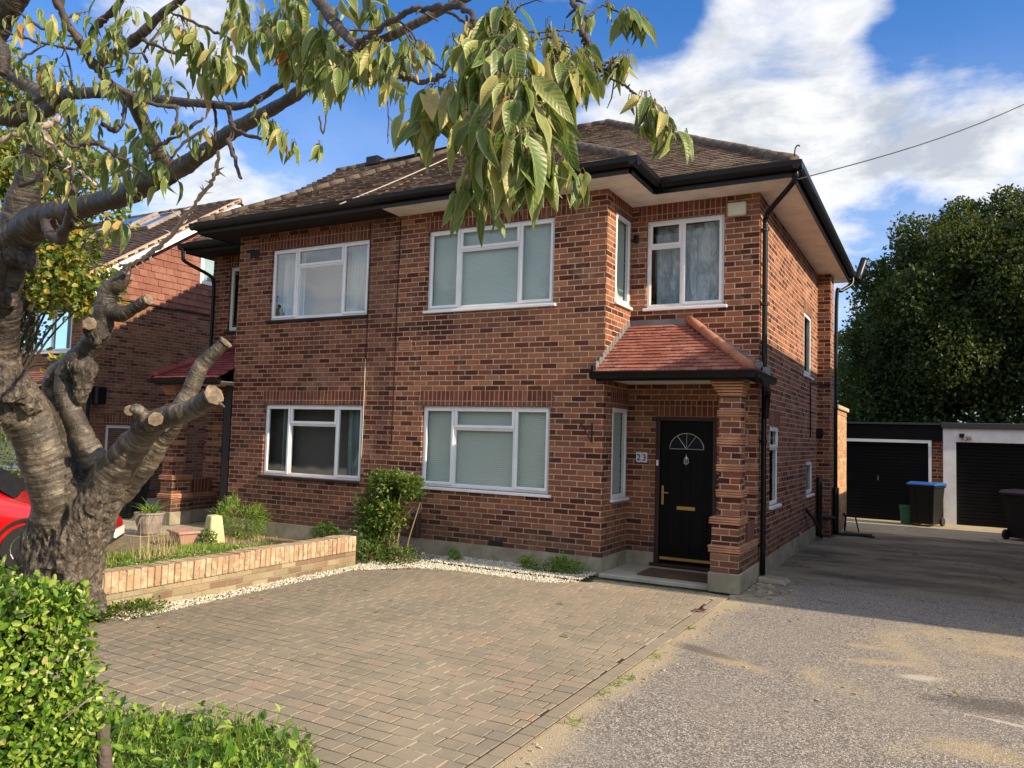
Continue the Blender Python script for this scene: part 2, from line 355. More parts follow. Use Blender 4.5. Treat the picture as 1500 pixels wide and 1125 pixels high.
M['limbbark'] = bark('ringed_cherry_bark', True)
M['cut'] = simple('sawn_wood', (.42, .32, .20), .9, var=.35, bumps=(60, .5, .004))
M['twig'] = simple('twig_bark', (.062, .045, .036), .7, var=.5, bumps=(90, .6, .003))
M['deadtwig'] = simple('dead_twig', (.40, .33, .28), .9, var=.2)
M['oakbark'] = simple('dark_bark', (.05, .04, .03), .9, var=.3)
M['pebble'] = tile_mat('white_pebbles', [(.50, .47, .38), (.60, .56, .46), (.40, .37, .29), (.68, .65, .55)])
M['digit'] = simple('blue_digit_glaze', (.02, .03, .12), .3)

# ------------------------------------------------------------------ mesh helper
class MB:
    def __init__(s): s.v = []; s.f = []; s.uvf = {}
    def quad(s, *p):
        b = len(s.v); s.v += [Vector(q) for q in p]; s.f.append(tuple(range(b, b+len(p))))
    def hexa(s, p):   # 8 points: bottom 4 then top 4
        b = len(s.v); s.v += [Vector(q) for q in p]
        for f in ((3, 2, 1, 0), (4, 5, 6, 7), (0, 1, 5, 4), (1, 2, 6, 5), (2, 3, 7, 6), (3, 0, 4, 7)): s.f.append(tuple(b+i for i in f))
    def box(s, x0, x1, y0, y1, z0, z1, T=None):
        p = [(x0, y0, z0), (x1, y0, z0), (x1, y1, z0), (x0, y1, z0), (x0, y0, z1), (x1, y0, z1), (x1, y1, z1), (x0, y1, z1)]
        if T: p = [T(*q) for q in p]
        s.hexa(p)
    def prism(s, poly, axis, a, b, T=None):
        """poly of 2-D points swept between a and b along axis 0/1/2"""
        def P(q, t):
            c = [0, 0, 0]; o = [i for i in range(3) if i != axis]; c[o[0]] = q[0]; c[o[1]] = q[1]; c[axis] = t
            return T(*c) if T else Vector(c)
        n = len(poly); k = len(s.v)
        s.v += [Vector(P(q, a)) for q in poly] + [Vector(P(q, b)) for q in poly]
        s.f.append(tuple(range(k+n-1, k-1, -1))); s.f.append(tuple(range(k+n, k+2*n)))
        for i in range(n): j = (i+1) % n; s.f.append((k+i, k+j, k+n+j, k+n+i))
    def tube(s, pts, rad, n=8, cap=True, rough=0., rs=3., uvscale=True, close=False):
        pts = [Vector(p) for p in pts]
        if not isinstance(rad, (list, tuple)): rad = [rad]*len(pts)
        t0 = (pts[1]-pts[0]).normalized(); a = t0.orthogonal().normalized(); base = len(s.v); L = 0.
        for i, p in enumerate(pts):
            t = (pts[min(i+1, len(pts)-1)] - pts[max(i-1, 0)])
            if t.length < 1e-9: t = t0
            t.normalize(); a = (a - t*a.dot(t)).normalized(); b = t.cross(a)
            if i: L += (p-pts[i-1]).length
            for k in range(n):
                th = 2*PI*k/n; d = a*math.cos(th) + b*math.sin(th); r = rad[i]
                if rough:
                    q = (p + d*r)*rs; r *= 1 + rough*(noise.noise(q) + .6*noise.noise(q*2.7) + .35*noise.noise(q*6))
                s.v.append(p + d*r)
        m = len(pts)
        arc = [0.]
        for i in range(1, m): arc.append(arc[-1] + (pts[i]-pts[i-1]).length)
        for i in range(m-1):
            for k in range(n):
                j = (k+1) % n; f = (base+i*n+k, base+i*n+j, base+(i+1)*n+j, base+(i+1)*n+k)
                s.uvf[len(s.f)] = [(k/n*2*PI*max(rad), arc[i]), ((k+1)/n*2*PI*max(rad), arc[i]), ((k+1)/n*2*PI*max(rad), arc[i+1]), (k/n*2*PI*max(rad), arc[i+1])]
                s.f.append(f)
        if cap:
            s.f.append(tuple(base+k for k in range(n-1, -1, -1))); s.f.append(tuple(base+(m-1)*n+k for k in range(n)))
    def lathe(s, c, prof, n=20, sy=1.):
        base = len(s.v); c = Vector(c)
        for r, z in prof:
            for k in range(n):
                th = 2*PI*k/n; s.v.append(c + Vector((r*math.cos(th), r*math.sin(th)*sy, z)))
        m = len(prof)
        for i in range(m-1):
            for k in range(n):
                j = (k+1) % n; s.f.append((base+i*n+k, base+i*n+j, base+(i+1)*n+j, base+(i+1)*n+k))
        s.f.append(tuple(base+k for k in range(n-1, -1, -1))); s.f.append(tuple(base+(m-1)*n+k for k in range(n)))
    def build(s, name, mat, parent=None, smooth=False, bevel=0., label=None, segs=1):
        me = bpy.data.meshes.new(name); me.from_pydata([tuple(p) for p in s.v], [], s.f)
        uvl = me.uv_layers.new(name='UVMap')
        vs = me.vertices
        data = [0.]*(2*len(me.loops))
        for p in me.polygons:
            cu = s.uvf.get(p.index)
            if cu is not None:
                for q, li in enumerate(p.loop_indices): data[2*li], data[2*li+1] = cu[q]
                continue
            nx, ny, nz = (abs(c) for c in p.normal)
            for li in p.loop_indices:
                co = vs[me.loops[li].vertex_index].co
                if nz > .75: data[2*li], data[2*li+1] = co.x, co.y
                elif nx > ny: data[2*li], data[2*li+1] = co.y, co.z
                else: data[2*li], data[2*li+1] = co.x, co.z
        uvl.data.foreach_set('uv', data)
        me.materials.append(mat)
        if smooth: me.polygons.foreach_set('use_smooth', [True]*len(me.polygons))
        me.update()
        o = bpy.data.objects.new(name, me); COL.objects.link(o)
        if parent is not None:
            o.parent = parent; L = Vector((0, 0, 0)); q = parent
            while q is not None: L += q.location; q = q.parent
            o.location = -L
        if bevel:
            b = o.modifiers.new('bevel', 'BEVEL'); b.width = bevel; b.segments = segs; b.limit_method = 'ANGLE'; b.angle_limit = math.radians(40)
        if label: o['label'] = label
        return o
def thing(name, label, cat, loc=(0, 0, 0), group=None):
    o = bpy.data.objects.new(name, None); COL.objects.link(o); o.location = loc; o.empty_display_size = .2
    return tag(o, label, cat, group)
def tag(o, label, cat, group=None):
    o['label'] = label; o['category'] = cat
    if group: o['group'] = group
    return o
def kind(o, k, label=None):
    o['kind'] = k
    if label: o['label'] = label
    return o
def frame(o, u, n):
    o = Vector(o); u = Vector(u); n = Vector(n)
    return lambda a, b, z: o + u*a + n*b + Vector((0, 0, z))
FRONT = lambda y: frame((0, y, 0), (1, 0, 0), (0, -1, 0))      # a = X, b = towards camera
EAST = lambda x: frame((x, 0, 0), (0, 1, 0), (1, 0, 0))         # a = Y, b = +X
WEST = lambda x: frame((x, 0, 0), (0, 1, 0), (-1, 0, 0))
BACK = lambda y: frame((0, y, 0), (1, 0, 0), (0, 1, 0))

def panel(mb, T, a0, a1, z0, z1, holes=(), rev=.10):
    A = sorted({a0, a1, *[h[0] for h in holes], *[h[1] for h in holes]}); Z = sorted({z0, z1, *[h[2] for h in holes], *[h[3] for h in holes]})
    for i in range(len(A)-1):
        for j in range(len(Z)-1):
            ca, cz = (A[i]+A[i+1])/2, (Z[j]+Z[j+1])/2
            if any(h[0] < ca < h[1] and h[2] < cz < h[3] for h in holes): continue
            mb.quad(T(A[i], 0, Z[j]), T(A[i+1], 0, Z[j]), T(A[i+1], 0, Z[j+1]), T(A[i], 0, Z[j+1]))
    for h in holes:
        l, r, b, t = h[:4]
        mb.quad(T(l, 0, b), T(l, -rev, b), T(l, -rev, t), T(l, 0, t)); mb.quad(T(r, 0, b), T(r, 0, t), T(r, -rev, t), T(r, -rev, b))
        mb.quad(T(l, 0, t), T(r, 0, t), T(r, -rev, t), T(l, -rev, t)); mb.quad(T(l, 0, b), T(r, 0, b), T(r, -rev, b), T(l, -rev, b))

def window(parent, T, l, r, b, t, lights, sillmat='white', blind=None, curtains=None, back=.045, name='window', label=None, glassm='glass', sill=True):
    """casement: lights = list of (f0, f1, toplight fraction or 0, opening) across the width"""
    fr = MB(); F = .045; D0, D1 = -back-.06, -back
    W, H = r-l, t-b
    fr.box(l, r, D0, D1, t-F, t, T); fr.box(l, r, D0, D1, b, b+F, T); fr.box(l, l+F, D0, D1, b+F, t-F, T); fr.box(r-F, r, D0, D1, b+F, t-F, T)
    panes = []
    for i, (f0, f1, top, opn) in enumerate(lights):
        x0 = l+F if f0 == 0 else l+W*f0+.018; x1 = r-F if f1 == 1 else l+W*f1-.018
        if f1 != 1: fr.box(l+W*f1-.018, l+W*f1+.018, D0, D1, b+F, t-F, T)
        cells = [(x0, x1, b+F, t-F, opn)]
        if top:
            zt = t-H*top; fr.box(x0, x1, D0, D1, zt-.018, zt+.018, T)
            cells = [(x0, x1, b+F, zt-.018, False), (x0, x1, zt+.018, t-F, True)]
        for (a, c, d, e, op) in cells:
            s = .042 if op else .014; q = .014 if op else -.006
            if op: a -= .012; c += .012; d -= .012; e += .012
            fr.box(a, c, D1-.02, D1+q, e-s, e, T); fr.box(a, c, D1-.02, D1+q, d, d+s, T); fr.box(a, a+s, D1-.02, D1+q, d+s, e-s, T); fr.box(c-s, c, D1-.02, D1+q, d+s, e-s, T)
            panes.append((a+s, c-s, d+s, e-s))
    w = fr.build(name, M['white'], parent, bevel=.006, segs=2, label=label)
    for p in panes:
        g = MB(); a, c, d, e = p; g.quad(T(a-.005, D1-.012, d-.005), T(c+.005, D1-.012, d-.005), T(c+.005, D1-.012, e+.005), T(a-.005, D1-.012, e+.005)); g.build('pane', M[glassm], w)
    if sill:
        sb = MB(); sb.box(l-.03, r+.05, -back-.03, .045, b-.045, b-.004, T); sb.build('sill', M[sillmat], w, bevel=.008, segs=2)
    if blind:
        bb = MB(); bb.box(l+F, r-F, D0-.020, D0-.015, b+.05, t-F, T); bb.build('blind', M[blind], w)
    for (a, c, mt) in (curtains or []):
        cb = MB(); n = 26; wv = []
        for k in range(n+1):
            x = l+F+(W-2*F)*(a+(c-a)*k/n); wv.append((x, D0-.10+(.008 if mt == 'foil' else .03)*math.sin(k*1.9)+(0 if mt == 'foil' else .012)*math.sin(k*4.1)))
        for k in range(n):
            (xa, ya), (xb, yb) = wv[k], wv[k+1]; cb.quad(T(xa, ya, b+.02), T(xb, yb, b+.02), T(xb, yb, t-.05), T(xa, ya, t-.05))
        cb.build('curtain', M[mt], w, smooth=True)
    return w

def inside(p, poly):
    x, y = p; c = False; n = len(poly); j = n-1
    for i in range(n):
        xi, yi = poly[i]; xj, yj = poly[j]
        if (yi > y) != (yj > y) and x < (xj-xi)*(y-yi)/(yj-yi)+xi: c = not c
        j = i
    return c
def tiles(mb, pts, tw=.165, gauge=.10, lift=.012, th=.010, jit=.4, rng=R_, deck=True):
    """plain tiles laid in courses over a planar polygon; pts[0]->pts[1] is the eave"""
    P = [Vector(p) for p in pts]; u = (P[1]-P[0]).normalized(); n = u.cross(P[2]-P[0]).normalized()
    if n.z < 0 or (abs(n.z) < 1e-6 and n.dot(CAMP-P[0]) < 0): n = -n
    s = n.cross(u).normalized()
    if s.dot(P[2]-P[0]) < 0: s = -s
    L = [((p-P[0]).dot(u), (p-P[0]).dot(s)) for p in P]
    if deck:
        mb.quad(*[p - n*.004 for p in P])
    u0, u1 = min(a for a, b in L), max(a for a, b in L); s1 = max(b for a, b in L)
    row = 0; sv = -.03
    while sv < s1:
        uu = u0 + (tw/2 if row % 2 else 0) - tw
        while uu < u1+tw:
            cu, cs = uu+tw/2, sv+gauge/2
            if inside((cu, max(cs, .001)), L):
                j = lift*(1+rng.uniform(-jit, jit)); a = uu+.003; b = uu+tw-.003; tl = rng.uniform(-.003, .003)
                o = P[0]; e0, e1 = sv+tl, sv+gauge*1.25
                p = [o+u*a+s*e0+n*.0, o+u*b+s*e0+n*.0, o+u*b+s*e1, o+u*a+s*e1, o+u*a+s*e0+n*(j+th), o+u*b+s*e0+n*(j+th+tl), o+u*b+s*e1+n*th*.4, o+u*a+s*e1+n*th*.4]
                k = len(mb.v); mb.v += p
                for f in ((0, 1, 5, 4), (4, 5, 6, 7), (1, 2, 6, 5), (3, 0, 4, 7)): mb.f.append(tuple(k+i for i in f))
            uu += tw
        sv += gauge; row += 1
def hiptiles(mb, a, b, r=.10, seg=.30, n=10):
    a = Vector(a); b = Vector(b); L = (b-a).length; t = (b-a).normalized(); m = max(1, round(L/seg))
    for i in range(m):
        p = a+t*(L*i/m); q = a+t*(L*(i+1)/m+.03); off = Vector((0, 0, R_.uniform(-.006, .006)))
        mb.tube([p+off, (p+q)/2+off, q+off], [r*1.03, r, r*.97], n=n, rough=.03, rs=9)

def spline(pts, m=6):
    P = [Vector(p) for p, r in pts]; Rr = [r for p, r in pts]; out = []; ro = []
    for i in range(len(P)-1):
        p0 = P[max(i-1, 0)]; p1 = P[i]; p2 = P[i+1]; p3 = P[min(i+2, len(P)-1)]
        for k in range(m):
            t = k/m
            out.append(.5*((2*p1)+(-p0+p2)*t+(2*p0-5*p1+4*p2-p3)*t*t+(-p0+3*p1-3*p2+p3)*t**3)); ro.append(Rr[i]+(Rr[i+1]-Rr[i])*t)
    out.append(P[-1]); ro.append(Rr[-1]); return out, ro

def leaf(mb, base, d, up, L, W, curl=.3, fold=.35, seg=6, wav=0.):
    """a pointed, folded leaf: base point, direction, rough upper side normal"""
    d = d.normalized(); side = d.cross(up)
    if side.length < 1e-4: side = d.orthogonal()
    side.normalize(); nrm = side.cross(d).normalized(); k = len(mb.v); ph = R_.uniform(0, 6)
    for i in range(seg+1):
        t = i/seg; w = W*.5*(math.sin(PI*min(1, t**.85))**.8)*(1-.25*t) if 0 < t < 1 else .001
        c = base + d*(L*t) - nrm*(curl*L*t*t)
        z = nrm*(fold*w + wav*w*math.sin(t*9+ph))
        mb.v += [c + side*w + z, c, c - side*w + nrm*(fold*w + wav*w*math.cos(t*8+ph))]
    for i in range(seg):
        a = k+3*i; t0, t1 = i/seg, (i+1)/seg
        mb.uvf[len(mb.f)] = [(0, t0), (.5, t0), (.5, t1), (0, t1)]; mb.f.append((a, a+1, a+4, a+3))
        mb.uvf[len(mb.f)] = [(.5, t0), (1, t0), (1, t1), (.5, t1)]; mb.f.append((a+1, a+2, a+5, a+4))
def rv(r=R_):
    while True:
        v = Vector((r.uniform(-1, 1), r.uniform(-1, 1), r.uniform(-1, 1)))
        if .05 < v.length < 1: return v.normalized()
def oval(mb, c, d, up, L, W):
    """small folded oval leaf of four faces"""
    d = d.normalized(); s = d.cross(up)
    if s.length < 1e-4: s = d.orthogonal()
    s.normalize(); n = s.cross(d); k = len(mb.v)
    mb.v += [c, c+d*L*.35+s*W*.5+n*W*.22, c+d*L*.8+s*W*.38+n*W*.18, c+d*L*.98, c+d*L*.8-s*W*.38+n*W*.18, c+d*L*.35-s*W*.5+n*W*.22, c+d*L*.5-n*L*.0]
    mb.f += [(k, k+6, k+1), (k+1, k+6, k+2), (k+2, k+6, k+3), (k+3, k+6, k+4), (k+4, k+6, k+5), (k+5, k+6, k)]


# ================================================================== SETTING
b = MB(); b.quad((-400, -400, -.012), (400, -400, -.012), (400, 400, -.012), (-400, 400, -.012)); kind(b.build('ground', M['farground']), 'structure')
b = MB(); b.quad((1.70, -9.6, .0), (9.5, -9.6, .0), (9.5, 11.6, .0), (1.70, 11.6, .0)); kind(b.build('driveway', M['asphalt']), 'structure')
b = MB(); b.quad((-60, -12.2, -.004), (60, -12.2, -.004), (60, -9.6, -.004), (-60, -9.6, -.004)); kind(b.build('pavement', M['asphalt']), 'structure')
b = MB(); b.quad((-60, -19, -.008), (60, -19, -.008), (60, -12.2, -.008), (-60, -12.2, -.008)); kind(b.build('road', M['asphalt']), 'structure')
b = MB(); b.quad((-10.7, -9.6, -.004), (-2.95, -9.6, -.004), (-2.95, -.0, -.004), (-10.7, -.0, -.004)); kind(b.build('front_garden_soil', M['soil']), 'structure')
b = MB(); b.quad((-2.95, -9.6, -.004), (1.70, -9.6, -.004), (1.70, -6.7, -.004), (-2.95, -6.7, -.004)); kind(b.build('verge_soil', M['soil']), 'structure')
b = MB(); b.quad((-12.9, -1.4, .000), (-7.2, -1.4, .000), (-7.2, 12, .000), (-12.9, 12, .000)); kind(b.build('side_path', M['tan']), 'structure')

# block paving, laid as single blocks in wandering courses
PAVE = [(-2.72, -1.75), (-2.2, -1.08), (-1.6, -.82), (-.8, -.82), (-.35, -.86), (.0, -.62), (.12, -.30), (1.50, -.30), (1.75, -.40), (1.75, -7.5), (.9, -7.2), (-.2, -6.75), (-1.6, -6.2), (-2.75, -5.6)]
b = MB(); b.quad(*[(x, y, .0135) for x, y in PAVE]); kind(b.build('paving_bed', M['joint']), 'structure')
pv = MB()
def paver(cx, cy, w, h, ang, z):
    ca, sa = math.cos(ang), math.sin(ang); e = .004
    def P(x, y, zz): return (cx+x*ca-y*sa, cy+x*sa+y*ca, zz)
    w2, h2 = w/2, h/2; tx, ty = R_.uniform(-.0008, .0008), R_.uniform(-.0008, .0008)
    k = len(pv.v)
    pv.v += [Vector(P(sx*w2, sy*h2, .002)) for sx, sy in ((-1, -1), (1, -1), (1, 1), (-1, 1))]
    pv.v += [Vector(P(sx*w2, sy*h2, z-.003+sx*tx+sy*ty)) for sx, sy in ((-1, -1), (1, -1), (1, 1), (-1, 1))]
    pv.v += [Vector(P(sx*(w2-e), sy*(h2-e), z+sx*tx+sy*ty)) for sx, sy in ((-1, -1), (1, -1), (1, 1), (-1, 1))]
    for i in range(4):
        j = (i+1) % 4; pv.f.append((k+i, k+j, k+4+j, k+4+i)); pv.f.append((k+4+i, k+4+j, k+8+j, k+8+i))
    pv.f.append((k+8, k+9, k+10, k+11))
y = -7.45
while y < -.3:
    x = -2.95 + R_.uniform(0, .15); hh = .125
    while x < 1.60:
        w = R_.choice([.115, .150, .150, .175, .175, .205])
        if x+w > 1.62: w = 1.62-x
        if w > .04:
            sag = .006*noise.noise(Vector((x*.8, y*.8, 0)))
            cx, cy = x+w/2, y+hh/2 + .02*noise.noise(Vector((x*.5, y*.3, 5)))
            if inside((cx, cy), PAVE): paver(cx+R_.uniform(-.0015, .0015), cy+R_.uniform(-.002, .002), w-.0085, hh-.0085, R_.uniform(-.008, .008), .0172+sag*.25+R_.uniform(-.0006, .0006))
        x += w
    y += hh
y = -7.4
while y < -.42:
    h = R_.choice([.16, .175, .19]); paver(1.685, y+h/2, .113, h-.008, R_.uniform(-.01, .01), .017+R_.uniform(-.001, .001)); y += h
kind(pv.build('paving_blocks', M['paver']), 'structure')

# white pebbles along the wall foot
pb = MB()
GRAV = [(-2.9, -4.95), (-2.58, -4.9), (-2.66, -1.70), (-2.2, -1.10), (-1.6, -.90), (-.8, -.92), (-.35, -.95), (-.02, -.66), (-.03, -.02), (-2.9, -.02)]
cnt = 0
while cnt < 11000:
    x, y = R_.uniform(-2.95, 0), R_.uniform(-5, 0)
    if not inside((x, y), GRAV) or (x < -2.3 and y > -1.2 and R_.random() < .6): continue
    if y < -1.7 and R_.random() < .25: continue
    cnt += 1; r = R_.uniform(.006, .014); k = len(pb.v); c = Vector((x, y, .010+R_.uniform(0, .016)+(.02 if x > -2.3 and y > -.6 else 0)))
    for d in ((1, 0, 0), (-1, 0, 0), (0, 1, 0), (0, -1, 0), (0, 0, 1), (0, 0, -1)):
        pb.v.append(c + Vector(d)*r*R_.uniform(.6, 1.25) + rv()*r*.25)
    for f in ((0, 2, 4), (2, 1, 4), (1, 3, 4), (3, 0, 4), (2, 0, 5), (1, 2, 5), (3, 1, 5), (0, 3, 5)): pb.f.append(tuple(k+i for i in f))
kind(pb.build('white_gravel', M['pebble']), 'stuff', 'white pebbles in a curved strip along the foot of the brick wall')

# ================================================================== HOUSE 23 and its attached twin
PX = -3.445   # party line
def house(mirror):
    X = (lambda x: 2*PX-x) if mirror else (lambda x: x)
    if mirror: h = thing('semi_detached_house', 'left half of the brick pair, with dark eaves and dark ground-floor window', 'house', (PX-2.5, 3, 0))
    else: h = thing('semi_detached_house', 'brick house numbered 23 with white eaves, black door and red tiled porch', 'house', (PX+2.5, 3, 0))
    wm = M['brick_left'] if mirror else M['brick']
    def T_front(y):
        return frame((2*PX, y, 0), (-1, 0, 0), (0, -1, 0)) if mirror else FRONT(y)
    def T_side(x):
        return WEST(X(x)) if mirror else EAST(x)
    ZS = 5.10
    w = MB()
    TF = T_front(0); TR = T_front(.944)
    uw = (-2.885, -.775, 3.60, 4.81); lw = (-2.885, -.775, 1.00, 2.18)
    panel(w, TF, PX, 0, 0, ZS, [uw, lw])
    ru = (.32, .87, 3.64, 4.86); rl = (.32, .87, .97, 2.19)
    panel(w, T_side(0), 0, .944, 0, ZS, [ru, rl])
    rw = (.22, 1.315, 3.62, 4.87); dr = (.402, 1.25, .06, 2.10)
    panel(w, TR, 0, 1.78, 0, ZS, [rw, dr])
    s1 = (4.87, 5.75, 3.0, 4.12); s2 = (1.75, 2.45, .90, 2.02); s3 = (5.2, 5.95, .87, 1.47)
    panel(w, T_side(1.78), .944, 7.1, 0, ZS, [s1, s2, s3])
    bk = frame((2*PX, 7.1, 0), (-1, 0, 0), (0, 1, 0)) if mirror else BACK(7.1)
    panel(w, bk, PX, 2.02, 0, ZS)
    if not mirror:
        w.box(1.7805, 2.02, 6.60, 7.099, 0, ZS-.002)
    # the moulded brick flank beside the porch
    w.build('wall', wm, h)
    # rooms behind the glass
    rm = MB(); a, c = sorted((X(PX)+.02*(1 if not mirror else -1), X(-.42))); rm.box(a, c, .3, 3.6, .1, 2.5); rm.box(a, c, .3, 3.6, 2.75, 5.05)
    rm.build('room', M['interior'], h)
    # lintels: soldier courses set a hair proud
    def lint(T, a, c, z0, z1, m='soldier'):
        l = MB(); l.box(a, c, -.01, .004, z0, z1, T); l.build('lintel', M[m], h)
    lint(TF, -2.93, -.73, 2.185, 2.40); lint(TF, -2.93, -.45, 4.815, 5.03)
    lint(TR, .10, 1.36, 4.875, 5.09); lint(TR, .38, 1.30, 2.105, 2.32)
    lint(T_side(0), .25, .93, 2.195, 2.41); lint(T_side(0), .25, .93, 4.865, 5.08)
    lint(T_side(1.78), 1.68, 2.52, 2.025, 2.24); lint(T_side(1.78), 4.80, 5.82, 4.125, 4.34)
    # plinth render
    p = MB()
    p.box(PX+.0, .015, -.0, .016, 0, .235, TF); p.box(-.015, .93, -.0, .016, 0, .235, T_side(0)); p.box(.016, .40, 0, .016, 0, .235, TR)
    p.box(.944, 7.1, 0, .016, 0, .235, T_side(1.78))
    p.build('plinth', M['plinth'], h)
    three = [(0, .26, 0, True), (.26, .735, .27, False), (.735, 1, 0, True)]
    if not mirror:
        window(h, TF, *uw, three, blind='blind2', label='upstairs window with pale blind')
        window(h, TF, *lw, three, blind='blind', label='ground floor window with closed venetian blind')
        window(h, TR, *rw, [(0, .46, .30, False), (.46, 1, 0, True)], curtains=[(.05, .97, 'foil')], label='upstairs window with bluish sheet behind it')
        window(h, EAST(0), *ru, [(0, 1, 0, False)], blind='blind2', back=-.005); window(h, EAST(0), *rl, [(0, 1, 0, False)], blind='blind', back=-.005)
    else:
        window(h, TF, *uw, three, sillmat='blackmat', curtains=[(.02, .25, 'curtain')] + [(.73, .98, 'curtain')], glassm='glass', label='upstairs window with side curtains')
        window(h, TF, *lw, three, sillmat='blackmat', curtains=[(.03, .20, 'curtain'), (.80, .90, 'curtain')], label='dark ground floor window with tied curtain')
        window(h, TR, *rw, [(0, 1, 0, True)], sillmat='blackmat', curtains=[(.5, 1, 'curtain')])
        window(h, WEST(X(0)), *ru, [(0, 1, 0, True)]); window(h, WEST(X(0)), *rl, [(0, 1, 0, True)])
    TS = T_side(1.78)
    window(h, TS, *s1, [(0, 1, 0, True)], back=.02); window(h, TS, *s2, [(0, 1, .28, True)], back=.02); window(h, TS, *s3, [(0, 1, 0, True)], back=.02)
    # ---------------- roof
    e = .5; zt = 5.275; pm, pb_ = .66, .60; zr = 8.045
    def xx(x, y, z): return (X(x), y, z)
    bx = 0+e; sx = 1.78+(.22 if mirror else e); by = -e; ry = .944-e; ey = 4.64
    yb = by+(zr-zt)/pb_
    apx = sx-(ey-ry)
    tl = MB()
    hb = (zr-zt)/pb_
    gx = 2.28 if not mirror else 2.28
    def TL(*p):
        P = [xx(*q) for q in p]
        if mirror: P = [P[1], P[0]] + P[2:][::-1] if len(P) > 2 else P
        tiles(tl, P)
    TL((PX, by, zt), (bx, by, zt), (bx-hb, yb, zr), (PX, yb, zr))
    if mirror:
        # straight gable on the far side
        k = (zr-zt)/pm
        TL((bx-.0, ry, zt), (sx, ry, zt), (sx, ry+k, zr), (bx-k*.909-.0, ry+k, zr))
        TL2 = MB()
    else:
        TL((bx, ry, zt), (sx, ry, zt), (apx, ey, zr), (bx-hb, ry+(zr-zt)/pm, zr))
    # bay flank strip between hip and valley: faces sideways
    f0, f1 = (bx, by, zt), (bx, ry, zt); g1, g0 = (bx-hb, ry+(zr-zt)/pm, zr), (bx-hb, yb, zr)
    P = [xx(*q) for q in (f0, f1, g1, g0)]
    if mirror: P = [P[1], P[0], P[3], P[2]]
    tiles(tl, P)
    if not mirror:
        tiles(tl, [(sx, ry, zt), (sx, 7.62, zt), (apx, ey, zr)])
        tl.quad((sx, 7.62, zt), (PX, 7.62, zt), (PX, ey, zr), (apx, ey, zr))
    else:
        tl.quad(xx(sx, 7.62, zt), xx(PX, 7.62, zt), xx(PX, ey, zr), xx(sx, ey, zr))
        tl.quad(xx(sx-.02, ry, zt-.1), xx(sx-.02, 7.62, zt-.1), xx(sx-.02, ey, zr-.05))
    tl.quad(xx(PX, yb, zr+.004), xx(bx-hb, yb, zr+.004), xx(bx-hb if not mirror else sx, ey, zr+.004), xx(PX, ey, zr+.004))
    rf = tl.build('roof', M['rooftile'], h)
    def hipt(a_, b_, r_):
        q_ = MB(); hiptiles(q_, a_, b_, r_); q_.build('ridge_tiles', M['mosstile'], rf, smooth=True)
    hipt(xx(bx+.0, by+.0, zt+.0), xx(bx-hb, yb, zr+.0), .082)
    if not mirror:
        hipt((sx, ry, zt+.0), (apx, ey, zr+.0), .088); hipt((sx, 7.62, zt+.0), (apx, ey, zr+.0), .088)
        hipt((PX, ey, zr+.0), (apx, ey, zr+.0), .085)
    else:
        hipt(xx(PX, ey, zr+.0), xx(sx, ey, zr+.0), .085)
    # eaves: soffit, fascia, gutter
    so = MB(); Zs = ZS
    so.box(*sorted((X(PX), X(bx-.03))), by+.03, 0.05, Zs, Zs+.02)
    so.box(*sorted((X(-.2), X(bx-.03))), .0501, ry, Zs, Zs+.02)
    so.box(*sorted((X(-.2), X(sx-.03))), ry+.0301, .99, Zs, Zs+.02)
    so.box(*sorted((X(1.7), X(sx-.03))), .9901, 7.6, Zs, Zs+.02)
    so.box(*sorted((X(-.2), X(bx-.03))), ry+.0001, ry+.03, Zs, Zs+.02)
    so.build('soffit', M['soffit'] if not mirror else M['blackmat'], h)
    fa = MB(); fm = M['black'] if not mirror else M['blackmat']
    def eave(p, q, n, off=.0):
        """fascia board and gutter from p to q, outward n"""
        p = Vector(p); q = Vector(q); n = Vector(n); u = (q-p).normalized(); L = (q-p).length
        fr = lambda a, b, z: p+u*a+n*b+Vector((0, 0, z))
        fa.box(0, L, -.028, 0, ZS-.012, zt-.03, fr)
        pr = [(.002, 5.19), (.012, 5.165), (.045, 5.150), (.085, 5.165), (.105, 5.20), (.112, 5.262), (.100, 5.262), (.092, 5.215), (.002, 5.215)]
        gt.prism([(x, z) for x, z in pr], 0, off, L+.112, fr)
    gt = MB()
    eave(xx(PX, by, 0), xx(bx, by, 0), (0, -1, 0))
    sd = -1 if mirror else 1
    p_, q_ = xx(bx, ry, 0), xx(bx, by, 0)
    pp = Vector(p_); qq = Vector(q_)
    eave(p_, q_, (sd, 0, 0), -.0)
    eave(xx(bx+.0, ry, 0), xx(sx, ry, 0), (0, -1, 0), .112)
    eave(xx(sx, 7.62, 0), xx(sx, ry, 0), (sd, 0, 0))
    fa.build('fascia', fm, h); gt.build('gutter', fm, h, smooth=False)
    return h, X
H, _ = house(False)
HL, XL = house(True)

# mirrored house: bargeboard on the straight gable
def part_tube(pts, r, mat, parent, name, n=12, caps=True):
    b = MB(); P, Rr = spline([(p, r) for p in pts], 5); b.tube(P, Rr, n=n); return b.build(name, M[mat], parent, smooth=True)

